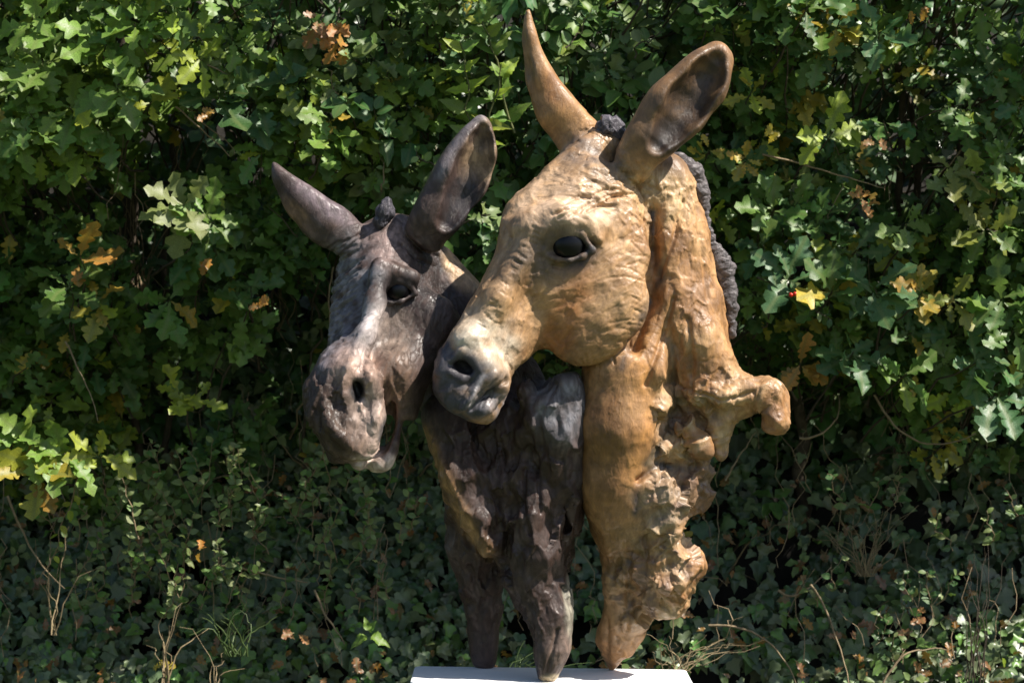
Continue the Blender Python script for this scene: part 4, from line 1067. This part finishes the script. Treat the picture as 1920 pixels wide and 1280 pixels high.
for (px, py, cn) in ((1715, 45, 'orange'), (390, 490, 'orange'), (480, 575, 'orange'), (375, 1028, 'orange'), (1430, 262, 'yellow'), (1620, 375, 'brown'), (300, 1240, 'yellow'), (395, 205, 'orange'), (610, 375, 'orange'), (1645, 260, 'brown'), (1540, 20, 'brown'), (1445, 8, 'brown'), (1735, 1150, 'brown'), (560, 1190, 'brown')):
    for _ in range(3): L['oakL' if px < 1050 else 'oakR'].append(('oak', int(r.integers(14)), np.array(at(px + r.normal(0, 6), py + r.normal(0, 6), 0.86 if py < 900 else 1.0)), basis(r.normal(0, 1, 3), np.array([0, -1, .3])), .036, tint([cn], r)))
# shoots
for (a, b, n, kind, size, cols, key) in (
        ((330, 180, .9), (440, 290, .92), 11, 'round', .026, ['pale', 'mid'], 'privet'), ((360, 110, .9), (480, 160, .9), 9, 'round', .034, ['pale', 'mid'], 'privet'), ((645, 210, .88), (612, 130, .86), 9, 'round', .024, ['pale'], 'privet'),
        ((715, 360, .9), (710, 285, .88), 8, 'round', .026, ['pale', 'mid'], 'privet'), ((160, 880, 1.0), (90, 1060, 1.0), 14, 'round', .028, ['pale', 'lime'], 'privet'), ((260, 1010, 1.0), (230, 880, 1.0), 12, 'round', .03, ['pale'], 'privet'),
        ((650, 330, .95), (520, 290, .95), 10, 'round', .03, ['mid', 'bright'], 'dog'), ((830, 330, .9), (780, 280, .88), 8, 'round', .036, ['pale', 'bright'], 'dog'), ((1420, 520, .9), (1560, 600, .92), 12, 'round', .036, ['pale', 'blue'], 'oakR'),
        ((1190, 110, .86), (1240, 60, .86), 7, 'round', .045, ['mid', 'pale'], 'dog'), ((1060, 90, .86), (1110, 20, .86), 7, 'round', .05, ['mid', 'bright'], 'dog'), ((1340, 60, .86), (1300, 10, .86), 6, 'round', .045, ['bright'], 'dog')):
    sprig(L[key], TW[key], at(*a), at(*b), n, kind, size, cols, r)
for _ in range(70):
    px = r.uniform(80, 780); py = r.uniform(820, 1080)
    ln = r.uniform(50, 120)
    sprig(L['privet'], TW['privet'], at(px, py + ln, 1.15), at(px + r.normal(0, 25), py, 1.08), int(r.integers(7, 12)), 'round', .03, ['pale', 'pale', 'mid'], r, .001)
for _ in range(14):
    px = r.uniform(1500, 1900); py = r.uniform(850, 1200)
    sprig(L['privet'], TW['privet'], at(px, py + 60, 1.15), at(px + r.normal(0, 25), py, 1.1), 8, 'round', .03, ['pale', 'deep'], r, .001)
# nettle: two stems
for (a, b, n, sz) in (((905, 330, .9), (862, 78, .78), 6, .075), ((965, 250, .9), (890, 0, .78), 7, .075), ((900, 300, .88), (940, 120, .8), 4, .07)):
    sprig(L['nett'], TW['nett'], at(*a), at(*b), n, 'nettle', sz, ['bright', 'bright', 'lime'], r, .0022)
# ivy
def ivy_leaf(px, py, d, sz, cols):
    c = np.array(at(px, py, d)); al = np.array([r.normal(0, .55), -0.25 + r.normal(0, .2), -0.8 + r.normal(0, .35)]); nm = np.array([r.normal(0.05, .35), -1, 0.55 + r.normal(0, .35)])
    L['ivy'].append(('ivy', int(r.integers(14)), c, basis(al, nm), sz * r.uniform(.6, 1.25), tint(cols, r)))
for _ in range(15000):
    px = r.uniform(-260, 2180); py = r.uniform(620, 1345)
    if r.random() > np.interp(py, [620, 800, 900, 1000], [.15, .3, .75, 1]): continue
    d = np.interp(py, [600, 760, 900, 1050, 1180, 1345], [1.7, 1.68, 1.62, 1.5, 1.28, 1.1]) + abs(r.normal(0, .07))
    hole = fbm(np.array([[px / 150, py / 120, 0.5]]), 77, 3)[0]
    if hole < -0.18 and r.random() < .75: continue
    low = py > 1120
    if px > 1250 and r.random() < np.interp(py, [700, 1000, 1150, 1300], [.75, .65, .45, .2]): continue
    ivy_leaf(px, py, d - 0.02, .046 if not low else .038, ['ivy', 'ivy', 'ivyg'] if not low else ['ivyg', 'ivyg', 'ivy', 'mid'])
for _ in range(420):    # dead leaves caught in the ivy
    px = r.uniform(-200, 2100); py = r.uniform(850, 1340); d = np.interp(py, [850, 1050, 1180, 1345], [1.6, 1.45, 1.22, 1.05])
    L['ivy'].append(('oak', int(r.integers(14)), np.array(at(px, py, d)), basis(r.normal(0, 1, 3), np.array([0, -1, .6]) + r.normal(0, .5, 3)), r.uniform(.02, .05), tint(['brown', 'brown', 'orange'], r) * .55))
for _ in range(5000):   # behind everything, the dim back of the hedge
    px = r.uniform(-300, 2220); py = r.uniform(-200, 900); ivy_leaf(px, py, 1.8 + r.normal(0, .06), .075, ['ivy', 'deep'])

def finish(key, root, mat, nm='leaf', top=300, wood=M_BARK):
    ls = L[key]
    def score(l):
        p = l[2]; s = D / (D + p[1]); px = 960 + p[0] * 1000 * s; py = 640 - (p[2] - CZ) * 1000 * s
        vis = 20 < px < 1900 and 20 < py < 1260
        return (l[4] * s * (1.0 - 0.9 * max(0, p[1] - 0.75))) if vis else -1
    order = sorted(range(len(ls)), key=lambda i: -score(ls[i]))
    sel = [i for i in order[:top] if score(ls[i]) > 0]; rest = set(order) - set(sel)
    for i in sel: single(ls[i], root, nm, mat)
    if rest: mass([ls[i] for i in rest], 'foliage', root, mat)
    if TW[key]:
        o = link('twigs', curve_mesh(TW[key], wood, 'twigs', 4), root); tag(o, kind='stuff')
    print(key, len(ls))
finish('oakL', oakL, M_LEAF); finish('oakR', oakR, M_LEAF); finish('dog', dog, M_LEAF); finish('privet', privet, M_LEAF, wood=M_TWIG); finish('nett', nett, M_LEAF, wood=M_GREENSTEM); finish('ivy', ivyo, M_IVY)
print('leaves', time.time() - T0)

# trunks inside the hedge
def trunks(root, specs):
    for (a, b, r0, r1) in specs:
        P = wobble(at(*a), at(*b), 14, 0.06, rr=r); me = curve_mesh([(P, np.linspace(r0, r1, 14))], M_BARK, 'trunk', 8); link('trunk', me, root)
trunks(oakL, [((90, 1100, 1.75), (60, -200, 1.5), .03, .018), ((215, 1000, 1.7), (240, -100, 1.5), .016, .01), ((275, 1000, 1.7), (262, -100, 1.45), .012, .008), ((310, 900, 1.7), (330, 0, 1.45), .01, .007), ((130, 420, 1.4), (60, 250, 1.3), .006, .004)])
trunks(oakR, [((1735, 700, 1.6), (1690, -60, 1.1), .012, .008), ((1740, 700, 1.6), (1750, -60, 1.1), .011, .008), ((1745, 500, 1.5), (1810, 0, 1.1), .01, .006), ((1730, 300, 1.4), (1640, 0, 1.1), .009, .006), ((1500, 1000, 1.75), (1460, 100, 1.5), .018, .01)])
trunks(dog, [((700, 1000, 1.75), (740, -100, 1.5), .02, .012), ((1180, 1000, 1.75), (1150, -100, 1.5), .02, .012)])
trunks(privet, [((590, 1000, 1.7), (585, 560, 1.4), .006, .003)])

# dry stems, straws and grass in front of the ivy
def stems(name, items, mat, label, cat, group, rad=.0016, sag=0):
    for i, (pts) in enumerate(items):
        P = np.array([at(*p) for p in pts]); t = np.linspace(0, 1, 16); k = np.linspace(0, 1, len(P))
        deg = min(2, len(P) - 1); Q = np.stack([np.polyval(np.polyfit(k, P[:, a], deg), t) for a in range(3)], 1) + np.cumsum(r.normal(0, .0012, (16, 3)), 0)
        me = curve_mesh([(Q - P[0], np.linspace(rad * 1.3, rad * 0.5, 16))], mat, name, 5)
        o = bpy.data.objects.new(name, me); C.objects.link(o); o.location = P[0]; tag(o, label[i] if isinstance(label, list) else label, cat, group)
stems('bramble', [[(1330, 1172, 1.05), (1440, 1200, 1.03), (1495, 1290, 1.0)], [(1520, 1095, 1.1), (1565, 1180, 1.08), (1590, 1290, 1.0)], [(1655, 1285, 1.0), (1700, 1225, 1.02), (1780, 1215, 1.05)], [(1500, 820, 1.25), (1560, 800, 1.25), (1580, 740, 1.3)],
                       [(1640, 740, 1.25), (1720, 825, 1.22), (1830, 815, 1.22)], [(15, 930, 1.1), (60, 1030, 1.1), (120, 1100, 1.08)], [(590, 1105, 1.1), (620, 1160, 1.08), (650, 1205, 1.06)], [(440, 1060, 1.15), (510, 1080, 1.12), (580, 1090, 1.12)],
                       [(1460, 1105, 1.2), (1500, 1110, 1.2), (1560, 1060, 1.25)], [(1360, 900, 1.3), (1380, 860, 1.3), (1410, 810, 1.3)]], M_TWIG,
      ['pale arching bramble stem just right of the tan donkey foot', 'thin upright arching stem in the ivy below the dark hollow right of the sculptures', 'pale stem curving rightwards at the bottom edge, right of centre', 'short forked bare twig under the oak leaves right of the tan stub',
       'long bare twig bending along the top of the dark hollow at right', 'curved brown stem hanging over the ivy at the far left', 'thin straight straw leaning in the ivy left of the dark donkey leg', 'thin nearly level twig crossing the ivy at lower left',
       'brown twig looping through the dark ivy right of the tan base', 'slanting twig behind the tan donkey stub'], 'stem', None, .0026)
stems('bare_twig', [[(125, 640, .98), (150, 700, .98), (180, 790, .98)], [(330, 200, .9), (380, 240, .9), (430, 290, .92)], [(625, 500, 1.2), (620, 580, 1.2), (628, 640, 1.2)], [(1430, 290, .95), (1580, 330, 1.0), (1660, 350, 1.0)], [(1830, 240, 1.0), (1800, 290, 1.0), (1760, 330, 1.0)]], M_TWIG,
      ['pale crooked twig among green oak leaves left of the dark muzzle', 'leaf-lined twig slanting down towards the left ear of the dark donkey', 'thin hanging twig under the left ear of the dark donkey', 'thin level twig right of the tan donkey ear', 'grey slanting twig near the right edge, upper part'], 'twig', None, .002)
def tuft(px, py, n, spread, hgt, mat, name, label, cat, d0=1.0, rad=.0012, lean=0.0):
    kink = 0.0 if 'grass' in name else 0.5
    o = empty(name, at(px, py, d0)); tag(o, label, cat); paths = []
    for i in range(n):
        a = at(px + r.normal(0, spread * .15), py, d0 + r.normal(0, .02)); b = at(px + r.normal(lean, spread), py - hgt * r.uniform(.5, 1), d0 + r.normal(0, .06))
        P = wobble(a, b, 9, .010 + .012 * kink, rr=r); P[5:] += r.normal(0, .012, 3) * kink; P[7:] += r.normal(0, .02, 3) * kink; P += np.outer(np.linspace(0, 1, 9) ** 2.5, [r.normal(0, .05), 0, -abs(r.normal(0, .03))]); paths.append((P, np.linspace(rad * 1.3, rad * .4, 9)))
    link_ = link('blades', curve_mesh(paths, mat, 'blades', 4), o); tag(link_, kind='stuff')
tuft(310, 1290, 7, 22, 190, M_STRAW, 'straw_tuft', 'dry straw clump in the ivy left of the plinth, tallest of the straw', 'straw', .95, .0018)
tuft(400, 1290, 4, 30, 90, M_STRAW, 'straw_tuft', 'short bent dry straws by the bottom edge between the big straw clump and the plinth', 'straw', .95, .0015)
tuft(100, 1190, 5, 22, 250, M_STRAW, 'straw_tuft', 'tall brown stalks rising through the ivy at far left', 'straw', 1.05, .0018)
tuft(440, 1230, 16, 60, 130, M_GRASS, 'grass_tuft', 'green grass blades growing through the ivy left of centre', 'grass', 1.05, .0018)
tuft(960, 1300, 14, 50, 110, M_GRASS, 'grass_tuft', 'grass blades between the legs of the dark donkey', 'grass', .8, .0016)
tuft(1270, 1260, 18, 70, 90, M_STRAW, 'straw_tuft', 'tangle of thin dry stems right of the tan donkey foot', 'straw', .95, .0013, 30)
tuft(1620, 1080, 26, 60, 150, M_STRAW, 'straw_tuft', 'tangled brown stems in the dark hollow at right', 'straw', 1.35, .0012)
tuft(1830, 1290, 9, 60, 330, M_BARK, 'dry_stalks', 'thin upright dry stalks at the lower right corner', 'stalks', 1.15, .0013)
tuft(260, 560, 16, 60, 280, M_TWIG, 'dry_stalks', 'thin pale stalks in the dark gap at left below the bright oak leaves', 'stalks', 1.5, .0018)
# hanging fine stems, uncountable
hp = []
for _ in range(420):
    px = r.uniform(-50, 1970); py = r.uniform(250, 1250); ln = r.uniform(40, 170); d = front_depth(px, py) + r.uniform(.0, .4) if py < 800 else np.interp(py, [800, 1050, 1280], [1.55, 1.4, 1.1])
    hp.append((wobble(at(px, py - ln, d), at(px + r.normal(0, 25), py, d - .03), 7, .03, rr=r), np.full(7, r.uniform(.0006, .0014))))
o = link('hanging_stems', curve_mesh(hp, M_TWIG, 'hanging_stems', 3), ivyo); tag(o, kind='stuff')
# bramble sprig, pale fern, berries
bs = empty('bramble_sprig', at(690, 1200, 1.0)); tag(bs, 'small bright green bramble sprig in the ivy left of the plinth', 'sprig')
ls = []; rosette(ls, None, at(690, 1185, .95), (0, -1, .5), 5, 'nettle', .05, ['bright'], r)
for l in ls: single(l, bs, 'leaf', M_LEAF)
def berry(px, py, d, label):
    import bmesh
    bm = bmesh.new(); bmesh.ops.create_icosphere(bm, subdivisions=2, radius=.0055); me = bpy.data.meshes.new('berry'); bm.to_mesh(me); bm.free(); me.materials.append(M_BERRY)
    for p in me.polygons: p.use_smooth = True
    o = bpy.data.objects.new('berry', me); C.objects.link(o); o.location = at(px, py, d); tag(o, label, 'berry')
berry(1483, 553, .86, 'left one of the two small red berries among oak leaves right of the tan mane'); berry(1491, 551, .86, 'right one of the two small red berries among oak leaves right of the tan mane')

print('done', time.time() - T0)
